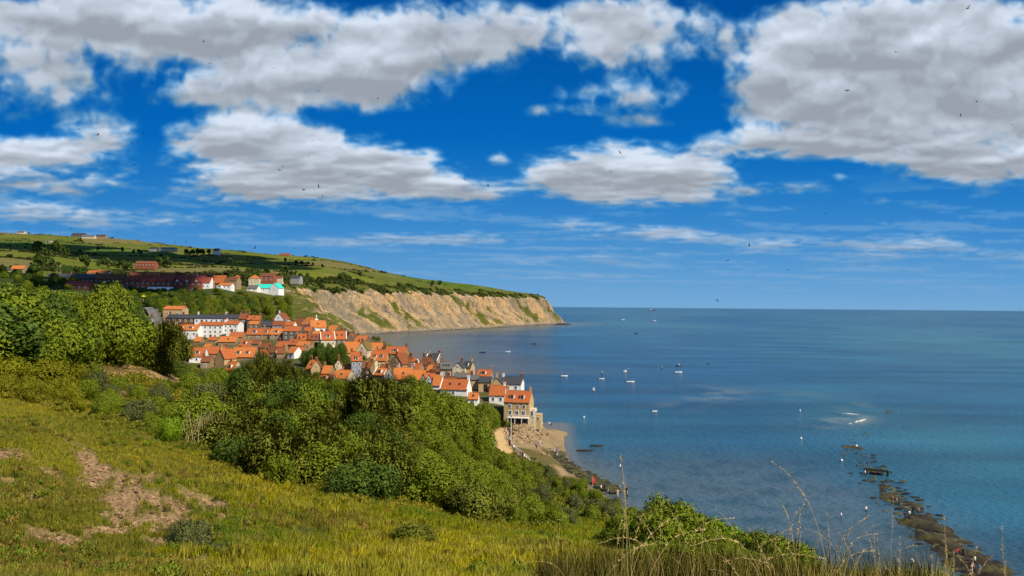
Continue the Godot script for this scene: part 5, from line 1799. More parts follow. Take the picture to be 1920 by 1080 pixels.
func shade_cloud(sd: int, size: Vector2, over: Vector3, label: String) -> void:
	var r := RandomNumberGenerator.new()
	r.seed = sd
	var part := size.x / 330.0
	var st := begin()
	var ball := SphereMesh.new()
	ball.radial_segments = 14
	ball.rings = 7
	ball.radius = 1.0
	ball.height = 2.0
	for k in 46:
		var a := r.randf() * TAU
		var q := sqrt(r.randf())
		var s := r.randf_range(45, 105) * (1.15 - q * 0.5) * maxf(part, 0.35)
		st.append_from(ball, 0, Transform3D(Basis().scaled(Vector3(s, s * 0.5, s)), Vector3(cos(a) * q * size.x, r.randf_range(-15, 40) * part, sin(a) * q * size.y)))
	var o := mi("cloud", st.commit(), M.cloud)
	o.position = over + Vector3(0.62, 0.80, 0.50) * 1150.0
	tag(o, label, "cloud")

# ---------------------------------------------------------------- shore
func sea_at(u: float, v: float, y := 0.0) -> Vector3:
	var r := ray(u, v)
	return EYE + r * ((EYE.y - y) / -r.y)

func make_reef() -> void:
	var line := [[1592, 772, 3.0, 0.0], [1600, 805, 3.0, 0.05], [1606, 832, 4.0, 0.3], [1612, 850, 4.5, 0.35], [1632, 872, 3.0, 0.1], [1648, 890, 3.5, 0.4], [1664, 915, 3.5, 0.45], [1682, 940, 4.5, 0.7], [1712, 968, 6.0, 0.95], [1748, 1000, 7.0, 1.05], [1790, 1035, 7.5, 1.1], [1835, 1070, 8.0, 1.1], [1900, 1120, 9.0, 1.1]]
	var pts := []
	for l in line:
		var p := sea_at(l[0], l[1])
		pts.append([p.x, -p.z, l[2] * 0.8, l[3]])
	var nu := 130
	var nv := 420
	var pos := PackedVector3Array()
	var col := PackedColorArray()
	for j in nv:
		var d := 108.0 + (345.0 - 108.0) * pow(float(j) / (nv - 1), 1.25)
		for i in nu:
			# the sheet follows the ledge out to sea
			var mid := lerpf(80.0, 152.0, smoothstep(150.0, 335.0, d))
			var x := mid + (float(i) / (nu - 1) - 0.5) * 54.0
			var m := -1.0
			for k in pts.size() - 1:
				var a: Array = pts[k]
				var b: Array = pts[k + 1]
				var ex: float = b[0] - a[0]
				var ed: float = b[1] - a[1]
				var t := clampf(((x - a[0]) * ex + (d - a[1]) * ed) / (ex * ex + ed * ed), 0.0, 1.0)
				var off := Vector2(x - a[0] - ex * t, d - a[1] - ed * t).length() / lerpf(a[2], b[2], t)
				m = maxf(m, (1.0 - off * off) * lerpf(a[3], b[3], t))
			var n := n_b.get_noise_2d(x * 7.0, d * 4.0)
			var w := n_a.get_noise_2d(x * 9.0, d * 6.0)
			var bed := absf(n_a.get_noise_2d(x * 6.0 + d * 3.0, 20.0 + d * 1.2))
			var y := -0.55 + m * 0.75 + (n * 1.1 + w * 0.9 + n_c.get_noise_2d(x * 16.0, d * 12.0) * 0.7) * 0.6 + bed * 0.35
			pos.append(Vector3(x, maxf(y, -0.8), -d))
			var c := Color(0.030, 0.023, 0.016).lerp(Color(0.075, 0.060, 0.036), clampf(0.3 + n * 1.6, 0.0, 1.0))
			c = c.lerp(Color(0.10, 0.095, 0.02), clampf(w * 2.0 - 0.4, 0.0, 0.6))
			c = c.lerp(Color(0.022, 0.017, 0.012), clampf(0.35 - n * 2.0, 0.0, 0.85))
			col.append(c)
	var o := mi("reef", grid_mesh(nu, nv, pos, col), M.shore_rock)
	tag(o, "dark weed covered rock ledge running out into the bay", "reef", "", "structure")

func boulder_mesh(sd: int) -> ArrayMesh:
	var n := FastNoiseLite.new()
	n.seed = sd
	n.frequency = 0.7
	var s := SphereMesh.new()
	s.radial_segments = 9
	s.rings = 5
	s.radius = 0.5
	s.height = 1.0
	var arr := s.get_mesh_arrays()
	var v: PackedVector3Array = arr[Mesh.ARRAY_VERTEX]
	var st := begin()
	for i in arr[Mesh.ARRAY_INDEX]:
		var p := v[i]
		var q := p * (1.0 + n.get_noise_3dv(p * 2.4) * 0.8)
		q.y *= 0.75
		st.set_color(Color.WHITE)
		st.set_smooth_group(-1)
		st.add_vertex(q)
	st.generate_normals()
	return st.commit()

func make_shore() -> void:
	make_reef()
	var rocks := [boulder_mesh(1), boulder_mesh(2), boulder_mesh(3)]
	# stone bank under the hotel
	var places := [[], [], []]
	var tints := [PackedColorArray(), PackedColorArray(), PackedColorArray()]
	for k in 520:
		var u := rng.randf_range(962, 1016)
		var v := rng.randf_range(796, 842)
		if v < 798 + (u - 990) * 0.6 or v > 850 - (1012 - u) * 0.35:
			continue
		var y := lerpf(4.8, 0.9, clampf((v - 797.0) / 44.0 + (u - 990.0) / 120.0, 0.0, 1.0))
		var p := sea_at(u, v, y)
		var s := rng.randf_range(0.5, 1.5)
		var w := rng.randi() % 3
		places[w].append(Transform3D(Basis.from_euler(Vector3(rng.randf() * 6.0, rng.randf() * 6.0, rng.randf() * 6.0)).scaled(Vector3.ONE * s), p))
		tints[w].append(Color(0.42, 0.30, 0.17) * rng.randf_range(0.55, 1.15))
	for k in 380:
		var t := rng.randf()
		var u := lerpf(1000, 1150, t) + rng.randf_range(-8, 12)
		var v := lerpf(838, 920, t) + rng.randf_range(-8, 8)
		var p := sea_at(u, v, 0.4)
		var s := rng.randf_range(0.3, 1.2)
		var w := rng.randi() % 3
		places[w].append(Transform3D(Basis.from_euler(Vector3(0, rng.randf() * 6.0, 0)).scaled(Vector3(s * 1.6, s * 0.5, s * 1.6)), p))
		tints[w].append((Color(0.10, 0.095, 0.03) if rng.randf() < 0.6 else Color(0.05, 0.04, 0.03)) * rng.randf_range(0.6, 1.4))
	for k in 520:
		var t := pow(rng.randf(), 0.7)
		var u := lerpf(1606, 1850, t) + rng.randfn() * 16.0
		var v := lerpf(835, 1078, pow(t, 0.8)) + rng.randfn() * 7.0
		var p := sea_at(u, v, 0.05)
		var s := rng.randf_range(0.3, 1.6) * lerpf(0.6, 1.0, t)
		var w := rng.randi() % 3
		places[w].append(Transform3D(Basis.from_euler(Vector3(rng.randfn() * 0.2, rng.randf() * 6.0, rng.randfn() * 0.2)).scaled(Vector3(s * 1.9, s * 0.5, s * 1.2)), p))
		tints[w].append((Color(0.10, 0.09, 0.035) if rng.randf() < 0.4 else Color(0.035, 0.028, 0.02)) * rng.randf_range(0.5, 1.5))
	# fallen rock along the foot of the far cliff
	for k in 900:
		var a := rng.randf_range(700, 2080)
		var run := 0.0
		for i in COAST.size() - 1:
			var e := Vector2(COAST[i + 1][0] - COAST[i][0], COAST[i + 1][1] - COAST[i][1])
			if run + e.length() > a:
				var q := Vector2(COAST[i][0], COAST[i][1]) + e.normalized() * (a - run) + Vector2(e.y, -e.x).normalized() * rng.randf_range(-8, 6)
				var s := rng.randf_range(1.2, 4.0)
				var w := rng.randi() % 3
				places[w].append(Transform3D(Basis.from_euler(Vector3(rng.randf(), rng.randf() * 6.0, 0)).scaled(Vector3(s * 1.4, s * 0.6, s * 1.4)), Vector3(q.x, 0.4, -q.y)))
				tints[w].append(Color(0.17, 0.14, 0.105) * rng.randf_range(0.4, 1.3))
				break
			run += e.length()
	for w in 3:
		multimesh("boulders", rocks[w], M.shore_rock, places[w], tints[w], ["tumbled pale stone below the hotel and along the shore", "weedy stones along the beach and cliff foot", "loose rock lying at the water's edge"][w], "rocks")
	# two flat rocks awash off the beach, and the tip of the headland
	for q in [[1094, 845, 16, "longer of the two flat rocks awash off the beach"], [1117, 836, 13, "smaller of the two flat rocks awash off the beach"], [1052, 609, 14, "dark flat rock at the tip of the far headland"], [1062, 608, 8, "outermost rock off the tip of the far headland"]]:
		var p := sea_at(q[0], q[1])
		var o := mi("flat_rock", rocks[1], M.weed_rock)
		o.position = p
		var w: float = q[2] * 2.0 / F * -p.z
		o.scale = Vector3(w, maxf(0.9, w * 0.12), w * 0.5)
		tag(o, q[3], "rock")
	# the old landing frame on the ledge
	var f := sea_at(1620, 889)
	var g := sea_at(1664, 893)
	var fr := thing("landing_frame", "dark square wooden frame standing on the rock ledge", "jetty", f, -atan2(-(g.z - f.z), g.x - f.x) * -1.0)
	var span := f.distance_to(g)
	for k in 3:
		var post := mi("post", unit, M.weed_rock, fr)
		post.position = Vector3([0.35, span * 0.55, span][k], 0.55, 0)
		post.scale = Vector3(0.55 if k != 1 else 0.25, 1.9, 0.5)
	var beam := mi("beam", unit, M.weed_rock, fr)
	beam.position = Vector3(span * 0.5, 1.35, 0)
	beam.scale = Vector3(span + 0.4, 0.35, 0.6)
	var deck := mi("deck", unit, M.weed_rock, fr)
	deck.position = Vector3(span * 0.5, 1.2, -1.2)
	deck.scale = Vector3(span, 0.25, 2.2)
	# promenade
	var outline := [[918, 812], [924, 806], [938, 802], [950, 804], [949, 814], [951, 822], [957, 832], [962, 842], [952, 852], [940, 846], [928, 836], [920, 824]]
	var st := begin()
	var top := []
	for q in outline:
		top.append(sea_at(q[0], q[1], 5.15))
	var mid := Vector3.ZERO
	for q in top:
		mid += q
	mid /= top.size()
	for i in top.size():
		var a: Vector3 = top[i]
		var b: Vector3 = top[(i + 1) % top.size()]
		fan_into(st, [mid, b, a])
		quad_into(st, b, a, a - Vector3(0, 4, 0), b - Vector3(0, 4, 0))
	var o := mi("promenade", st.commit(), M.sand_paving)
	tag(o, "sand coloured promenade in front of the stone hotel", "promenade", "", "structure")
	railing([[951, 818], [957, 830], [964, 842], [976, 852], [988, 862], [996, 872]], [5.2, 5.2, 5.1, 4.6, 4.0, 3.5], "white railing down the seaward edge of the promenade")
	railing([[914, 802], [917, 812], [919, 824], [926, 836]], [5.2, 5.2, 5.2, 5.2], "short pale railing on the landward edge of the promenade")
	# stepped wall down to the beach
	var wall := begin()
	var pa := sea_at(964, 846, 3.2)
	var pb := sea_at(998, 874, 2.0)
	for k in 9:
		var p := pa.lerp(pb, k / 8.0)
		box_into(wall, p - Vector3(0, 1.6, 0), Vector3(1.5, 3.4, 2.6))
	var sw := mi("beach_steps", wall.commit(), M.concrete)
	tag(sw, "pale stepped wall leading down to the beach", "steps")
	# lamp post, flag, parasol
	var lp := thing("lamp_post", "tall pale lamp post at the promenade railing", "lamp post", sea_at(958, 830, 5.1))
	var s2 := begin()
	tube(s2, Vector3.ZERO, Vector3(0, 7.6, 0), 0.12, 0.07, 8)
	mi("pole", s2.commit(), M.white_paint, lp)
	var s3 := begin()
	box_into(s3, Vector3(0, 7.75, 0), Vector3(0.5, 0.3, 0.5))
	mi("lantern", s3.commit(), M.lead, lp)
	var fl := thing("beach_flag", "red feather flag on the beach", "flag", sea_at(1111, 912, 0.6))
	var s4 := begin()
	tube(s4, Vector3.ZERO, Vector3(0, 2.6, 0), 0.03, 0.02, 6)
	mi("pole", s4.commit(), M.white_paint, fl)
	var s5 := begin()
	for k in 6:
		var y0 := 0.7 + k * 0.32
		var w0 := 0.62 - absf(k - 2.0) * 0.09
		var w1 := 0.62 - absf(k - 1.0) * 0.09 - (0.2 if k == 5 else 0.0)
		slab_into(s5, Vector3(0.02, y0, sin(k * 1.1) * 0.05), Vector3(w0, y0, sin(k * 1.1 + 0.8) * 0.05), Vector3(w1, y0 + 0.32, sin(k * 1.1 + 1.9) * 0.05), Vector3(0.02, y0 + 0.32, sin(k * 1.1 + 1.1) * 0.05), 0.012)
	mi("banner", s5.commit(), M.red_cloth, fl)
	var ps := thing("parasol", "yellow parasol among the trees at the top of the road", "parasol", at(269, 561, 458))
	var s6 := begin()
	tube(s6, Vector3(0, -1.5, 0), Vector3(0, 2.2, 0), 0.05, 0.04, 6)
	mi("pole", s6.commit(), M.white_paint, ps)
	var s7 := begin()
	for k in 8:
		var a := TAU * k / 8
		var b := TAU * (k + 1) / 8
		fan_into(s7, [Vector3(cos(b) * 1.5, 1.7, sin(b) * 1.5), Vector3(cos(a) * 1.5, 1.7, sin(a) * 1.5), Vector3(0, 2.4, 0)])
	mi("canopy", s7.commit(), M.yellow_cloth, ps)
	# the steep road into the village
	var road := begin()
	var prev := []
	for q in [[303, 616, 420], [297, 606, 428], [292, 598, 438], [288, 590, 448], [284, 582, 460], [279, 576, 474]]:
		var l := at(q[0] - 9, q[1], q[2])
		var r := at(q[0] + 7, q[1], q[2])
		if prev:
			quad_into(road, prev[0], prev[1], r, l)
			box_into(road, (prev[1] + r) * 0.5 - Vector3(0, 3, 0), Vector3(0.5, 6.0, 12.0))
		prev = [l, r]
	var ro := mi("road", road.commit(), M.asphalt)
	tag(ro, "steep grey road climbing out of the village", "road", "", "structure")
	# vans by the red hotel and poles on the hill
	for q in [[333, 548, "white camper van parked left of the terrace gables"], [358, 549, "white van parked below the three white gables"], [343, 549, "small white van between the other two white vans"], [412, 541, "long white caravan near the low orange roof"]]:
		van(at(q[0], q[1], 588), q[2])
	for q in [[111, 441, 430, 1900], [328, 456, 448, 1500], [349, 456, 449, 1500], [138, 500, 481, 800], [400, 543, 518, 592]]:
		var foot := at(q[0], q[1], q[3])
		var pole := thing("utility_pole", ["wooden pole on the left skyline", "wooden pole on the skyline above the barn", "second pole on the skyline above the barn", "pole beside the planted rows", "tall pole at the end of the red terrace"][names.get("utility_pole", -1) + 1], "pole", foot)
		var s8 := begin()
		var tall: float = (q[1] - q[2]) / F * q[3]
		tube(s8, Vector3(0, -1, 0), Vector3(0, tall, 0), 0.3, 0.22, 6)
		mi("post", s8.commit(), M.bark, pole)
		var s9 := begin()
		box_into(s9, Vector3(0, tall - 0.6, 0.3), Vector3(2.2, 0.2, 0.2))
		mi("crossarm", s9.commit(), M.bark, pole)

func railing(px: Array, ys: Array, label: String) -> void:
	var pts := []
	for i in px.size():
		pts.append(sea_at(px[i][0], px[i][1], ys[i]))
	var o := thing("railing", label, "railing", pts[0])
	var rails := begin()
	for i in pts.size() - 1:
		var a: Vector3 = pts[i] - pts[0]
		var b: Vector3 = pts[i + 1] - pts[0]
		var n := int(maxf(a.distance_to(b) / 1.5, 1.0))
		for k in n:
			var st := begin()
			tube(st, Vector3.ZERO, Vector3(0, 1.1, 0), 0.06, 0.06, 5)
			var p := mi("post", st.commit(), M.white_paint, o)
			p.position = a.lerp(b, float(k) / n)
		for h in [0.5, 1.08]:
			var st := begin()
			tube(st, a + Vector3(0, h, 0), b + Vector3(0, h, 0), 0.05, 0.05, 5)
			mi("rail", st.commit(), M.white_paint, o)

func van(p: Vector3, label: String) -> void:
	var o := thing("parked_van", label, "van", p, rng.randf_range(-0.3, 0.3), "vans by the hotel")
	var st := begin()
	fan_into(st, [Vector3(-2.4, 0.4, 0.9), Vector3(2.4, 0.4, 0.9), Vector3(2.4, 1.2, 0.9), Vector3(1.7, 2.2, 0.9), Vector3(-2.4, 2.3, 0.9)])
	fan_into(st, [Vector3(2.4, 0.4, -0.9), Vector3(-2.4, 0.4, -0.9), Vector3(-2.4, 2.3, -0.9), Vector3(1.7, 2.2, -0.9), Vector3(2.4, 1.2, -0.9)])
	quad_into(st, Vector3(-2.4, 2.3, 0.9), Vector3(1.7, 2.2, 0.9), Vector3(1.7, 2.2, -0.9), Vector3(-2.4, 2.3, -0.9))
	quad_into(st, Vector3(1.7, 2.2, 0.9), Vector3(2.4, 1.2, 0.9), Vector3(2.4, 1.2, -0.9), Vector3(1.7, 2.2, -0.9))
	quad_into(st, Vector3(2.4, 1.2, 0.9), Vector3(2.4, 0.4, 0.9), Vector3(2.4, 0.4, -0.9), Vector3(2.4, 1.2, -0.9))
	quad_into(st, Vector3(-2.4, 0.4, 0.9), Vector3(-2.4, 2.3, 0.9), Vector3(-2.4, 2.3, -0.9), Vector3(-2.4, 0.4, -0.9))
	mi("body", st.commit(), M.white_paint, o)
	for x in [-1.5, 1.5]:
		for z in [-0.8, 0.8]:
			var c := CylinderMesh.new()
			c.top_radius = 0.36
			c.bottom_radius = 0.36
			c.height = 0.25
			c.radial_segments = 10
			var w := mi("wheel", c, M.black_iron, o)
			w.rotation.x = PI / 2
			w.position = Vector3(x, 0.36, z)
	var g := mi("window", unit, M.glass, o)
	g.position = Vector3(0.2, 1.75, 0.9)
	g.scale = Vector3(2.4, 0.55, 0.06)

# ---------------------------------------------------------------- people: one continuous body per person, meshed from tapered bones
# each bone: from, to, radius, radius, what it wears (0 skin, 1 top, 2 legs, 3 hair, 4 shoes)
func pose_bones(pose: String) -> Array:
	var hip := Vector3(0, 0.92, 0)
	var chest := Vector3(0, 1.32, 0.0)
	var neck := Vector3(0, 1.50, 0.0)
	var knees := [Vector3(-0.10, 0.49, 0.02), Vector3(0.10, 0.49, 0.02)]
	var feet := [Vector3(-0.11, 0.07, 0.0), Vector3(0.11, 0.07, 0.0)]
	var elbows := [Vector3(-0.26, 1.16, 0.0), Vector3(0.26, 1.16, 0.0)]
	var hands := [Vector3(-0.27, 0.90, 0.08), Vector3(0.27, 0.90, 0.08)]
	if pose == "walk":
		knees = [Vector3(-0.09, 0.50, 0.20), Vector3(0.09, 0.50, 0.02)]
		feet = [Vector3(-0.10, 0.07, 0.28), Vector3(0.10, 0.11, -0.30)]
		elbows = [Vector3(-0.25, 1.17, -0.14), Vector3(0.25, 1.17, 0.14)]
		hands = [Vector3(-0.26, 0.95, -0.10), Vector3(0.26, 0.98, 0.32)]
	elif pose == "sit":
		hip = Vector3(0, 0.48, 0)
		chest = Vector3(0, 0.88, -0.03)
		neck = Vector3(0, 1.06, 0.0)
		knees = [Vector3(-0.12, 0.50, 0.42), Vector3(0.12, 0.50, 0.42)]
		feet = [Vector3(-0.12, 0.07, 0.46), Vector3(0.12, 0.07, 0.44)]
		elbows = [Vector3(-0.25, 0.72, 0.06), Vector3(0.25, 0.72, 0.06)]
		hands = [Vector3(-0.13, 0.64, 0.30), Vector3(0.13, 0.64, 0.30)]
	elif pose == "bend":
		chest = Vector3(0, 1.12, 0.30)
		neck = Vector3(0, 1.16, 0.48)
		hip = Vector3(0, 0.88, -0.06)
		elbows = [Vector3(-0.22, 0.86, 0.42), Vector3(0.22, 0.86, 0.42)]
		hands = [Vector3(-0.16, 0.60, 0.48), Vector3(0.16, 0.62, 0.50)]
	var look := (neck - chest).normalized()
	var head := neck + look * 0.13 + Vector3(0, 0.02, 0.02)
	var b := [[hip, chest, 0.145, 0.165, 1], [chest, neck - look * 0.05, 0.15, 0.085, 1], [neck - look * 0.05, neck + look * 0.08, 0.055, 0.055, 0], [head, head + Vector3(0, 0.05, -0.01), 0.09, 0.098, 0], [head + Vector3(0, 0.075, -0.03), head + Vector3(0, 0.03, -0.05), 0.095, 0.09, 3]]
	for k in 2:
		var s := -1.0 if k == 0 else 1.0
		var sh: Vector3 = chest + look * 0.08 + Vector3(s * 0.175, 0, 0)
		b.append([sh, elbows[k], 0.062, 0.05, 1])
		b.append([elbows[k], hands[k], 0.045, 0.034, 0])
		b.append([hands[k], hands[k] + Vector3(0, -0.08, 0.02), 0.036, 0.026, 0])
		var hp: Vector3 = hip + Vector3(s * 0.09, -0.03, 0)
		b.append([hp, knees[k], 0.098, 0.068, 2])
		b.append([knees[k], feet[k], 0.062, 0.042, 2])
		b.append([feet[k] + Vector3(0, -0.02, -0.03), feet[k] + Vector3(0, -0.03, 0.15), 0.046, 0.036, 4])
	return b

var fig := {}

func body_field(bones: Array, p: Vector3) -> Vector2:
	var best := 1e9
	var which := 0
	var acc := 0.0
	for i in bones.size():
		var bn: Array = bones[i]
		var a: Vector3 = bn[0]
		var ab: Vector3 = bn[1] - a
		var t := clampf((p - a).dot(ab) / maxf(ab.length_squared(), 1e-6), 0.0, 1.0)
		var q := p.distance_to(a + ab * t) - lerpf(bn[2], bn[3], t)
		acc += exp(-q * 55.0)
		if q < best:
			best = q
			which = bn[4]
	return Vector2(-log(maxf(acc, 1e-12)) / 55.0, which)

func body_shape(pose: String) -> Dictionary:
	var bones := pose_bones(pose)
	var cell := 0.036
	var lo := Vector3(-0.40, -0.02, -0.50)
	var nx := 23
	var ny := int(1.86 / cell)
	var nz := 33
	if pose == "sit":
		ny = int(1.45 / cell)
	var val := PackedFloat32Array()
	val.resize(nx * ny * nz)
	for k in nz:
		for j in ny:
			for i in nx:
				val[(k * ny + j) * nx + i] = body_field(bones, lo + Vector3(i, j, k) * cell).x
	var ids := {}
	var pos := PackedVector3Array()
	var idx := PackedInt32Array()
	for k in nz - 1:
		for j in ny - 1:
			for i in nx - 1:
				var sum := Vector3.ZERO
				var n := 0
				for e in [[0, 0, 0, 1, 0, 0], [0, 1, 0, 1, 1, 0], [0, 0, 1, 1, 0, 1], [0, 1, 1, 1, 1, 1], [0, 0, 0, 0, 1, 0], [1, 0, 0, 1, 1, 0], [0, 0, 1, 0, 1, 1], [1, 0, 1, 1, 1, 1], [0, 0, 0, 0, 0, 1], [1, 0, 0, 1, 0, 1], [0, 1, 0, 0, 1, 1], [1, 1, 0, 1, 1, 1]]:
					var va := val[((k + e[2]) * ny + j + e[1]) * nx + i + e[0]]
					var vb := val[((k + e[5]) * ny + j + e[4]) * nx + i + e[3]]
					if (va < 0.0) != (vb < 0.0):
						sum += Vector3(e[0], e[1], e[2]).lerp(Vector3(e[3], e[4], e[5]), va / (va - vb))
						n += 1
				if n:
					ids[(k * ny + j) * nx + i] = pos.size()
					pos.append(lo + (Vector3(i, j, k) + sum / n) * cell)
	for k in range(1, nz - 1):
		for j in range(1, ny - 1):
			for i in range(1, nx - 1):
				var here := (k * ny + j) * nx + i
				for ax in 3:
					var st: int = [1, nx, nx * ny][ax]
					var va := val[here]
					var vb := val[here + st]
					if (va < 0.0) == (vb < 0.0):
						continue
					var s1: int = [nx, nx * ny, 1][ax]
					var s2: int = [nx * ny, 1, nx][ax]
					var q := [here - s1 - s2, here - s2, here, here - s1]
					var ok := true
					for c in q:
						ok = ok and ids.has(c)
					if not ok:
						continue
					var a: int = ids[q[0]]
					var b: int = ids[q[1]]
					var c: int = ids[q[2]]
					var d: int = ids[q[3]]
					if va < 0.0:
						idx.append_array(PackedInt32Array([a, c, b, a, d, c]))
					else:
						idx.append_array(PackedInt32Array([a, b, c, a, c, d]))
	var nor := PackedVector3Array()
	var wear := PackedInt32Array()
	for p in pos:
		var f := body_field(bones, p)
		nor.append(Vector3(body_field(bones, p + Vector3(0.01, 0, 0)).x - f.x, body_field(bones, p + Vector3(0, 0.01, 0)).x - f.x, body_field(bones, p + Vector3(0, 0, 0.01)).x - f.x).normalized())
		wear.append(int(f.y))
	return {"pos": pos, "nor": nor, "idx": idx, "wear": wear}

const SKIN := [Color(0.48, 0.28, 0.19), Color(0.40, 0.22, 0.14)]
const DRESS := [["white top and dark shorts", Color(0.75, 0.75, 0.73), Color(0.03, 0.035, 0.05)], ["black top and black trousers", Color(0.02, 0.02, 0.022), Color(0.02, 0.02, 0.025)], ["red top and blue jeans", Color(0.55, 0.03, 0.04), Color(0.04, 0.07, 0.14)], ["blue top and pale shorts", Color(0.06, 0.16, 0.40), Color(0.45, 0.38, 0.28)], ["grey top and navy trousers", Color(0.25, 0.25, 0.26), Color(0.02, 0.03, 0.07)], ["pale pink top and white shorts", Color(0.65, 0.40, 0.36), Color(0.70, 0.68, 0.64)]]
var bodies := {}

func body_mesh(pose: String, dress: int) -> ArrayMesh:
	var key := "%s%d" % [pose, dress]
	if bodies.has(key):
		return bodies[key]
	if not fig.has(pose):
		fig[pose] = body_shape(pose)
	var s: Dictionary = fig[pose]
	var hair: Color = [Color(0.03, 0.02, 0.012), Color(0.12, 0.07, 0.03), Color(0.25, 0.18, 0.09)][dress % 3]
	var tone := [SKIN[dress % 2], DRESS[dress][1], DRESS[dress][2], hair, Color(0.05, 0.045, 0.04)]
	var col := PackedColorArray()
	for w in s.wear:
		col.append(tone[w])
	var arr := []
	arr.resize(Mesh.ARRAY_MAX)
	arr[Mesh.ARRAY_VERTEX] = s.pos
	arr[Mesh.ARRAY_NORMAL] = s.nor
	arr[Mesh.ARRAY_COLOR] = col
	arr[Mesh.ARRAY_INDEX] = s.idx
	var m := ArrayMesh.new()
	m.add_surface_from_arrays(Mesh.PRIMITIVE_TRIANGLES, arr)
	bodies[key] = m
	return m

func person(p: Vector3, pose: String, dress: int, place: String, turn: float) -> void:
	var o := mi("person", body_mesh(pose, dress), M.clothed)
	o.position = p
	o.rotation.y = turn
	o.scale = Vector3.ONE * rng.randf_range(0.94, 1.04)
	var doing: String = {"stand": "standing", "walk": "walking", "sit": "sitting", "bend": "bending down"}[pose]
	tag(o, "person in %s %s %s" % [DRESS[dress][0].split(" and ")[0], doing, place], "person", "people " + place)

func make_people() -> void:
	# on the ledge and in the shallows: [u, v of the feet, height of what they stand on, pose, clothes, where]
	for q in [[1705, 971, 0.35, "stand", 0, "near the middle of the rock ledge"], [1712, 964, 0.4, "stand", 1, "on the seaward side of the rock ledge"], [1721, 962, 0.4, "bend", 0, "on the seaward side of the rock ledge"], [1673, 946, 0.3, "stand", 1, "at the narrow part of the rock ledge"], [1681, 946, 0.3, "stand", 4, "at the narrow part of the rock ledge"], [1685, 949, 0.3, "bend", 1, "at the narrow part of the rock ledge"], [1792, 1042, 0.5, "bend", 2, "on the broad end of the rock ledge"], [1806, 1044, 0.5, "stand", 1, "on the broad end of the rock ledge"], [1828, 1060, 0.5, "stand", 0, "on the broad end of the rock ledge"], [1822, 1072, 0.5, "bend", 5, "on the broad end of the rock ledge"], [1836, 1076, 0.5, "stand", 3, "on the broad end of the rock ledge"],
		[1622, 893, 0.2, "stand", 0, "beside the dark wooden frame"], [1624, 962, -0.35, "stand", 0, "in the shallow water left of the ledge"], [1577, 975, -0.3, "stand", 0, "wading between ledge and beach"], [1712, 1062, -0.2, "bend", 0, "in the shallows below the ledge"],
		[1163, 881, -0.4, "stand", 0, "wading off the beach"], [1040, 848, -0.1, "stand", 5, "at the water's edge below the hotel"], [1042, 856, 0.2, "walk", 1, "at the water's edge below the hotel"], [1026, 856, 0.8, "stand", 1, "on the sand below the promenade"], [1044, 860, 0.2, "stand", 0, "at the water's edge below the hotel"], [1161, 922, 0.0, "walk", 4, "at the far end of the beach"], [1158, 931, 0.1, "stand", 5, "at the far end of the beach"], [1175, 926, 0.0, "stand", 1, "at the far end of the beach"], [1176, 934, 0.0, "stand", 4, "at the far end of the beach"], [1127, 918, 0.3, "sit", 0, "on the stones by the red flag"], [1133, 920, 0.3, "stand", 1, "on the stones by the red flag"], [1140, 926, 0.3, "sit", 4, "on the stones by the red flag"], [1158, 938, 0.2, "sit", 3, "at the far end of the beach"],
		[1030, 799, 1.5, "stand", 0, "on the sandy spit behind the hotel"], [1034, 799, 1.5, "stand", 4, "on the sandy spit behind the hotel"], [1012, 799, 1.8, "stand", 1, "by the wall at the sandy spit"], [1017, 800, 1.8, "walk", 0, "by the wall at the sandy spit"], [1027, 818, 1.2, "sit", 1, "on the sandy spit behind the hotel"], [1012, 812, 1.6, "sit", 0, "by the wall at the sandy spit"], [1010, 836, 1.6, "sit", 3, "on the pale rocks below the hotel"], [1006, 842, 1.6, "bend", 1, "on the pale rocks below the hotel"], [1013, 834, 1.5, "stand", 5, "on the pale rocks below the hotel"], [1005, 855, 1.4, "sit", 2, "on the sand below the promenade"], [1016, 858, 1.2, "sit", 1, "on the sand below the promenade"], [1018, 868, 1.0, "sit", 0, "on the sand below the promenade"], [1012, 866, 1.0, "sit", 3, "on the sand below the promenade"], [1022, 869, 0.9, "sit", 4, "on the sand below the promenade"]]:
		person(sea_at(q[0], q[1], q[2]), q[3], q[4], q[5], rng.randf() * TAU)
	# the crowd along the promenade
	for k in 26:
		var t := rng.randf()
		var right := k % 3 != 0
		var u := lerpf(946, 958, t) + rng.randf_range(-2, 2) if right else lerpf(917, 930, t) + rng.randf_range(-2, 2)
		var v := lerpf(806, 838, t) if right else lerpf(812, 838, t)
		person(sea_at(u, v, 5.15), ["sit", "stand", "sit", "walk"][k % 4], k % 6, "by the seaward railing of the promenade" if right else "by the landward railing of the promenade", rng.randf() * TAU)
	for k in 10:
		var t := k / 9.0
		person(sea_at(lerpf(962, 992, t) - 2.0, lerpf(842, 868, t), lerpf(5.0, 3.5, t)), ["stand", "walk"][k % 2], (k * 5 + 1) % 6, "on the steps down to the beach", rng.randf() * TAU)

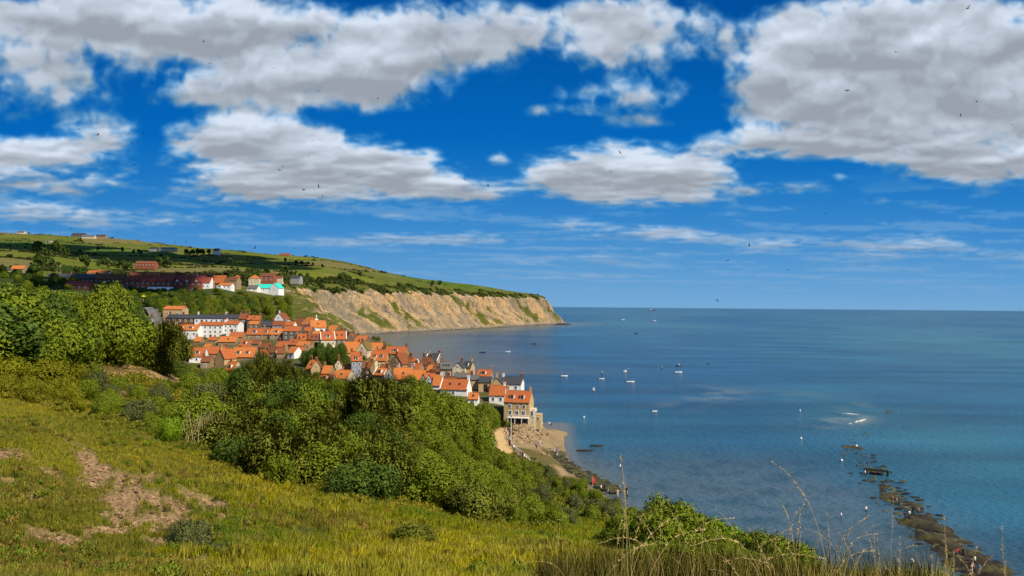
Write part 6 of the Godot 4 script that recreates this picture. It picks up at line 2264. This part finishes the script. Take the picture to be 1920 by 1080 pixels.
# ---------------------------------------------------------------- boats
func hull_mesh(long: float, wide: float, tall: float) -> ArrayMesh:
	var st := begin()
	var rings := []
	for i in 9:
		var t := i / 8.0
		var half := wide * 0.5 * (0.78 + 0.22 * sin(minf(t * 1.6, 1.0) * PI * 0.5)) * (1.0 if t < 0.55 else cos((t - 0.55) / 0.45 * PI * 0.5) * 0.97 + 0.03)
		var sheer := tall * (1.0 + 0.35 * t * t)
		var keel := -0.25 * (1.0 - pow(t, 6.0))
		var x := (t - 0.5) * long
		rings.append([Vector3(x, sheer, half), Vector3(x, tall * 0.35, half * 0.9), Vector3(x * 0.97, keel, 0.02), Vector3(x * 0.97, keel, -0.02), Vector3(x, tall * 0.35, -half * 0.9), Vector3(x, sheer, -half), Vector3(x, sheer, -half + 0.1), Vector3(x, tall * 0.3, -half * 0.6), Vector3(x, tall * 0.3, half * 0.6), Vector3(x, sheer, half - 0.1)])
	for i in 8:
		for k in 10:
			var a: Array = rings[i]
			var b: Array = rings[i + 1]
			quad_into(st, b[k], a[k], a[(k + 1) % 10], b[(k + 1) % 10])
	fan_into(st, [rings[0][0], rings[0][5], rings[0][4], rings[0][3], rings[0][2], rings[0][1]])
	return st.commit()

func boat(u: float, v: float, long: float, turn: float, hull: String, cabin: bool, label: String) -> void:
	var o := thing("moored_boat", label, "boat", sea_at(u, v), turn, "boats moored in the bay")
	mi("hull", hull_mesh(long, long * 0.36, long * 0.13), M[hull], o)
	if cabin:
		var st := begin()
		box_into(st, Vector3(long * 0.10, long * 0.22, 0), Vector3(long * 0.30, long * 0.24, long * 0.22))
		mi("cabin", st.commit(), M.white_paint, o)
		var g := mi("window", unit, M.glass, o)
		g.position = Vector3(long * 0.10, long * 0.27, 0)
		g.scale = Vector3(long * 0.31, long * 0.07, long * 0.23)
	else:
		for x in [-0.2, 0.12]:
			var s := mi("thwart", unit, M.bark, o)
			s.position = Vector3(long * x, long * 0.10, 0)
			s.scale = Vector3(long * 0.06, 0.06, long * 0.28)
	var m := begin()
	box_into(m, Vector3(-long * 0.52, long * 0.16, 0), Vector3(0.35, 0.55, 0.32))
	box_into(m, Vector3(-long * 0.53, 0.0, 0), Vector3(0.14, long * 0.2, 0.12))
	mi("outboard_motor", m.commit(), M.black_iron, o)

func make_boats() -> void:
	for b in [[1058, 706, 4.6, 0.1, "white_paint", false, "white rowing boat nearest the village in the bay"], [1128, 711, 3.6, 0.1, "white_paint", false, "small white dinghy below the dark hulled motor boat"], [1129, 701, 3.8, 1.3, "navy_paint", true, "dark hulled motor boat with white top, seen end on"], [1113, 732, 4.2, 1.4, "white_paint", true, "white cabin boat lying closest to the beach"], [1172, 697, 3.8, 0.6, "white_paint", true, "white cabin boat beside the blue boat"], [1178, 694, 3.4, 1.1, "navy_paint", true, "blue boat behind the white cabin boat"], [1182, 717, 5.0, 0.0, "white_paint", false, "long white open boat with motor in the middle of the moorings"], [1241, 690, 3.6, 1.2, "black_iron", true, "black boat left of the two outer boats"], [1272, 686, 4.2, 0.4, "black_iron", true, "black boat above the long pale boat"], [1272, 699, 5.2, 0.0, "white_paint", false, "long pale boat farthest right of the moorings"], [1328, 682, 2.4, 0.5, "black_iron", false, "tiny dark dinghy far right of the moorings"], [952, 660, 5.2, 0.1, "white_paint", false, "white boat beyond the village ridge"], [905, 661, 6.0, 0.3, "navy_paint", false, "dark boat beyond the village ridge"], [1001, 645, 5.0, 0.3, "black_iron", false, "dark speck of a boat out past the ridge boats"], [1192, 626, 7.0, 0.1, "black_iron", false, "dark low boat far out in the bay"], [1227, 772, 2.6, 0.2, "white_paint", false, "little white boat by the cloudy water"], [1168, 600, 12.0, 0.1, "white_paint", true, "white motor boat far out towards the headland"], [1227, 602, 12.0, 0.1, "white_paint", true, "second white motor boat far out in the bay"], [1079, 586, 22.0, 0.2, "navy_paint", true, "dark fishing boat near the headland tip"]]:
		boat(b[0], b[1], b[2], b[3], b[4], b[5], b[6])
	var s := thing("cargo_ship", "cargo ship on the horizon", "ship", Vector3((1225.0 - 960.0) / F * 14000.0, 0, -14000), 0.1)
	mi("hull", hull_mesh(130, 22, 9), M.navy_paint, s)
	var st := begin()
	box_into(st, Vector3(-44, 16, 0), Vector3(15, 16, 16))
	mi("bridge", st.commit(), M.white_paint, s)
	var st2 := begin()
	box_into(st2, Vector3(10, 11, 0), Vector3(70, 4, 15))
	mi("deck_cargo", st2.commit(), M.pot, s)
	# buoys and paddlers
	for b in [[1095, 783, "small white mooring buoy off the hotel"], [1502, 823, "white buoy left of the rock ledge"], [1500, 770, "white buoy beside the cloudy water"], [1606, 837, "white buoy at the sunken end of the ledge"], [1578, 864, "white buoy between ledge and open water"]]:
		var o := thing("buoy", b[2], "buoy", sea_at(b[0], b[1]), 0.0, "buoys in the bay")
		var ball := SphereMesh.new()
		ball.radius = 0.38
		ball.height = 0.7
		ball.radial_segments = 12
		ball.rings = 6
		var f := mi("float", ball, M.white_paint, o)
		f.position.y = 0.15
		var st3 := begin()
		tube(st3, Vector3(0, 0.3, 0), Vector3(0, 1.0, 0), 0.05, 0.03, 5)
		mi("staff", st3.commit(), M.white_paint, o)
	# breaking water over the sunken ledge
	for w in [[1580, 775, 1612, 777], [1603, 792, 1624, 786], [1592, 794, 1598, 794]]:
		var a := sea_at(w[0], w[1])
		var b := sea_at(w[2], w[3])
		var st4 := begin()
		var n := 9
		for k in n:
			var p := a.lerp(b, (k + 0.5) / n)
			var q := 1.0 - absf((k + 0.5) / n - 0.5) * 1.4
			box_into(st4, p + Vector3(0, 0.02, rng.randfn() * 0.3), Vector3(a.distance_to(b) / n * 0.8, 0.12 * q, 0.3 * q), Basis.from_euler(Vector3(0.5, rng.randfn() * 0.2, rng.randfn() * 0.06)))
		var o := mi("breaking_wave", st4.commit(), M.foam)
		tag(o, ["longest white wave breaking over the sunken ledge", "slanting white wave at the ledge end", "short white wave near the ledge end"][[1580, 1603, 1592].find(w[0])], "wave")

# ---------------------------------------------------------------- birds
func make_birds() -> void:
	var st := begin()
	var keel := [Vector3(0, 0, -0.10), Vector3(0.025, 0.0, -0.02), Vector3(0, 0.022, -0.02), Vector3(-0.025, 0, -0.02), Vector3(0, -0.02, -0.02), Vector3(0, 0, 0.12)]
	for k in 4:
		var a: Vector3 = keel[1 + k]
		var b: Vector3 = keel[1 + (k + 1) % 4]
		fan_into(st, [keel[0], a, b])
		fan_into(st, [keel[5], b, a])
	for s in [-1.0, 1.0]:
		fan_into(st, [Vector3(0, 0.01, -0.05), Vector3(s * 0.10, 0.05, -0.05), Vector3(s * 0.09, 0.045, 0.015), Vector3(0, 0.01, 0.03)])
		fan_into(st, [Vector3(s * 0.10, 0.05, -0.05), Vector3(s * 0.21, 0.03, 0.05), Vector3(s * 0.09, 0.045, 0.015)])
		fan_into(st, [Vector3(0, 0, 0.10), Vector3(s * 0.035, 0, 0.18), Vector3(0, 0, 0.13)])
	var m := st.commit()
	var spots := [[1814, 16, 26], [148, 243, 60], [184, 253, 60], [269, 251, 60], [248, 269, 60], [393, 119, 60], [382, 78, 60], [513, 128, 60], [561, 86, 60], [709, 185, 60], [597, 171, 60], [166, 174, 60], [252, 309, 60], [586, 264, 60], [579, 294, 60], [524, 319, 60], [530, 313, 60], [570, 356, 60], [598, 349, 60], [605, 368, 60], [620, 390, 60], [665, 383, 60], [683, 385, 60], [915, 348, 60], [871, 337, 60], [1162, 286, 60], [1145, 322, 60], [1501, 185, 60], [1680, 98, 60], [1588, 170, 60], [1831, 191, 60], [1801, 216, 60], [1897, 234, 60], [1857, 312, 60], [1547, 401, 60], [1405, 460, 60], [1477, 506, 60], [1364, 489, 60], [1345, 564, 60], [1914, 579, 60], [134, 429, 60], [364, 418, 60], [478, 465, 60], [115, 541, 60]]
	for i in spots.size():
		var q: Array = spots[i]
		var o := mi("flying_bird", m, M.black_iron)
		o.position = at(q[0], q[1], q[2] * rng.randf_range(0.75, 1.1))
		o.rotation = Vector3(rng.randfn() * 0.3, rng.randf() * TAU, rng.randfn() * 0.5)
		tag(o, "large dark bird near the upper right corner of the sky" if i == 0 else "small dark swallow flying in the sky over the bay", "bird", "" if i == 0 else "swallows over the bay")

# ---------------------------------------------------------------- tall dry grass at the path
func stalk_mesh(sd: int, tall: float, arch: float) -> Array:
	var r := RandomNumberGenerator.new()
	r.seed = sd
	var st := begin()
	var p := Vector3.ZERO
	var pts := [p]
	for k in 12:
		var t := k / 11.0
		p += Vector3(arch * t * t * 0.10 + r.randfn() * 0.003, cos(minf(arch * t * t * 1.15, 2.2)) * tall / 11.0, r.randfn() * 0.004)
		pts.append(p)
	for k in 12:
		tube(st, pts[k], pts[k + 1], lerpf(0.0024, 0.001, k / 12.0), lerpf(0.0024, 0.001, (k + 1) / 12.0), 4)
	for k in [2]:
		var a := r.randf() * TAU
		var dir := Vector3(cos(a), 1.4, sin(a)) * 0.6
		var b: Vector3 = pts[k]
		quad_into(st, b, b + dir * 0.12 + Vector3(0.005, 0, 0.003), b + dir * 0.24 + Vector3(0, -0.07, 0), b + dir * 0.12 - Vector3(0.004, 0, 0.003))
	var head := begin()
	for k in 46:
		var t := 0.70 + 0.30 * r.randf()
		var f := t * 12.0
		var i := mini(int(f), 11)
		var b: Vector3 = pts[i].lerp(pts[i + 1], f - i)
		var a := r.randf() * TAU
		var e := Vector3(cos(a), r.randf_range(0.2, 1.1), sin(a)) * r.randf_range(0.010, 0.032) * (1.15 - t * 0.5)
		var s := e.cross(Vector3(0.3, 0.9, 0.2)).normalized() * 0.004
		fan_into(head, [b - s, b + s, b + e])
	return [st.commit(), head.commit()]

func make_stalks() -> void:
	var kinds := []
	for k in 7:
		kinds.append(stalk_mesh(40 + k, 1.0, [0.12, 0.3, 0.8, 1.5, 0.06, 0.5, 1.1][k]))
	# [u of the tip, v of the tip, depth, kind]
	var spots := [[1180, 890, 8.5, 0], [1165, 945, 9, 4], [1150, 975, 9, 1], [1555, 876, 8, 2], [1440, 935, 7.5, 3], [1668, 948, 8, 0], [1680, 1035, 7, 4], [1778, 995, 7, 4], [1886, 1012, 6.5, 4], [1782, 1022, 7, 0], [1655, 1030, 7.5, 0], [1470, 985, 8, 1], [1548, 1010, 8, 3], [1240, 950, 9, 3], [1250, 962, 9, 2], [1265, 945, 9.5, 3], [1300, 975, 9, 5]]
	var r := RandomNumberGenerator.new()
	r.seed = 61
	for k in 52:
		var u := 1040.0 + 620.0 * pow(r.randf(), 0.8)
		spots.append([u, r.randf_range(960, 1070) + maxf(0.0, u - 1500.0) * 0.2, r.randf_range(6.5, 12.0), r.randi() % 7])
	for k in 12:
		spots.append([r.randf_range(1640, 1930), r.randf_range(1045, 1085), r.randf_range(6.0, 8.0), r.randi() % 7])
	for i in spots.size():
		var q: Array = spots[i]
		var tip := at(q[0], q[1], q[2])
		var g := height(tip.x, q[2])
		var tall := clampf(tip.y - g, 0.4, 3.0)
		var o := thing("grass_stalk", ["straight dry stalk rising highest left of the cliff edge bush", "thin dry stalk beside the highest straight stalk", "leaning dry stalk left of the highest stalk", "tall arching stalk standing over the water", "drooping stalk arched over the water", "upright stalk in front of the rock ledge", "short upright stalk below the ledge", "pale upright stalk before the dark ledge", "pale upright stalk nearest the lower right corner", "twin of the pale stalk before the dark ledge"][i] if i < 10 else where_in_view("dry bleached grass stalk at the path", tip, 0.1, tall * 1.6), "grass stalk", Vector3(tip.x, g, tip.z), r.randf_range(-0.6, 0.6) + (PI if r.randf() < 0.5 else 0.0), "dry stalks at the path")
		var kd: Array = kinds[q[3]]
		var s := mi("stem", kd[0], M.straw, o)
		s.scale = Vector3(maxf(tall, 1.0), tall * 1.04, maxf(tall, 1.0))
		var h := mi("seed_head", kd[1], M.straw, o)
		h.set_meta("kind", "stuff")
		h.scale = s.scale
	# low weeds and leaves under them
	var places := []
	var tints := PackedColorArray()
	for k in 4200:
		var d := r.randf_range(9.0, 26.0)
		var u := r.randf_range(1020, 1760)
		var x := (u - 960.0) / F * d
		var s := r.randf_range(0.25, 0.6)
		places.append(Transform3D(Basis.from_euler(Vector3(0, r.randf() * TAU, 0)).scaled(Vector3(s, s * 1.5, s)), Vector3(x, height(x, d), -d)))
		tints.append(Color(0.17, 0.19, 0.02).lerp(Color(0.36, 0.27, 0.09), r.randf() * 0.8))
	multimesh("path_weeds", tuft_mesh(71, 20, 0.011, 0.5), M.grass, places, tints, "tangled weeds under the dry stalks at the path", "weeds")

func _ready() -> void:
	t0 = Time.get_ticks_msec()
	rng.seed = 7
	set_view()
	tick("view")
	make_materials()
	collect_homes()
	place_patches()
	make_land()
	make_cliff()
	make_sea()
	make_cloud()
	tick("setting")
	make_village()
	make_scrub()
	make_far_plants()
	tick("plants")
	make_shore()
	make_people()
	make_boats()
	make_birds()
	tick("life")
	make_grass()
	make_stalks()
	tick("all")
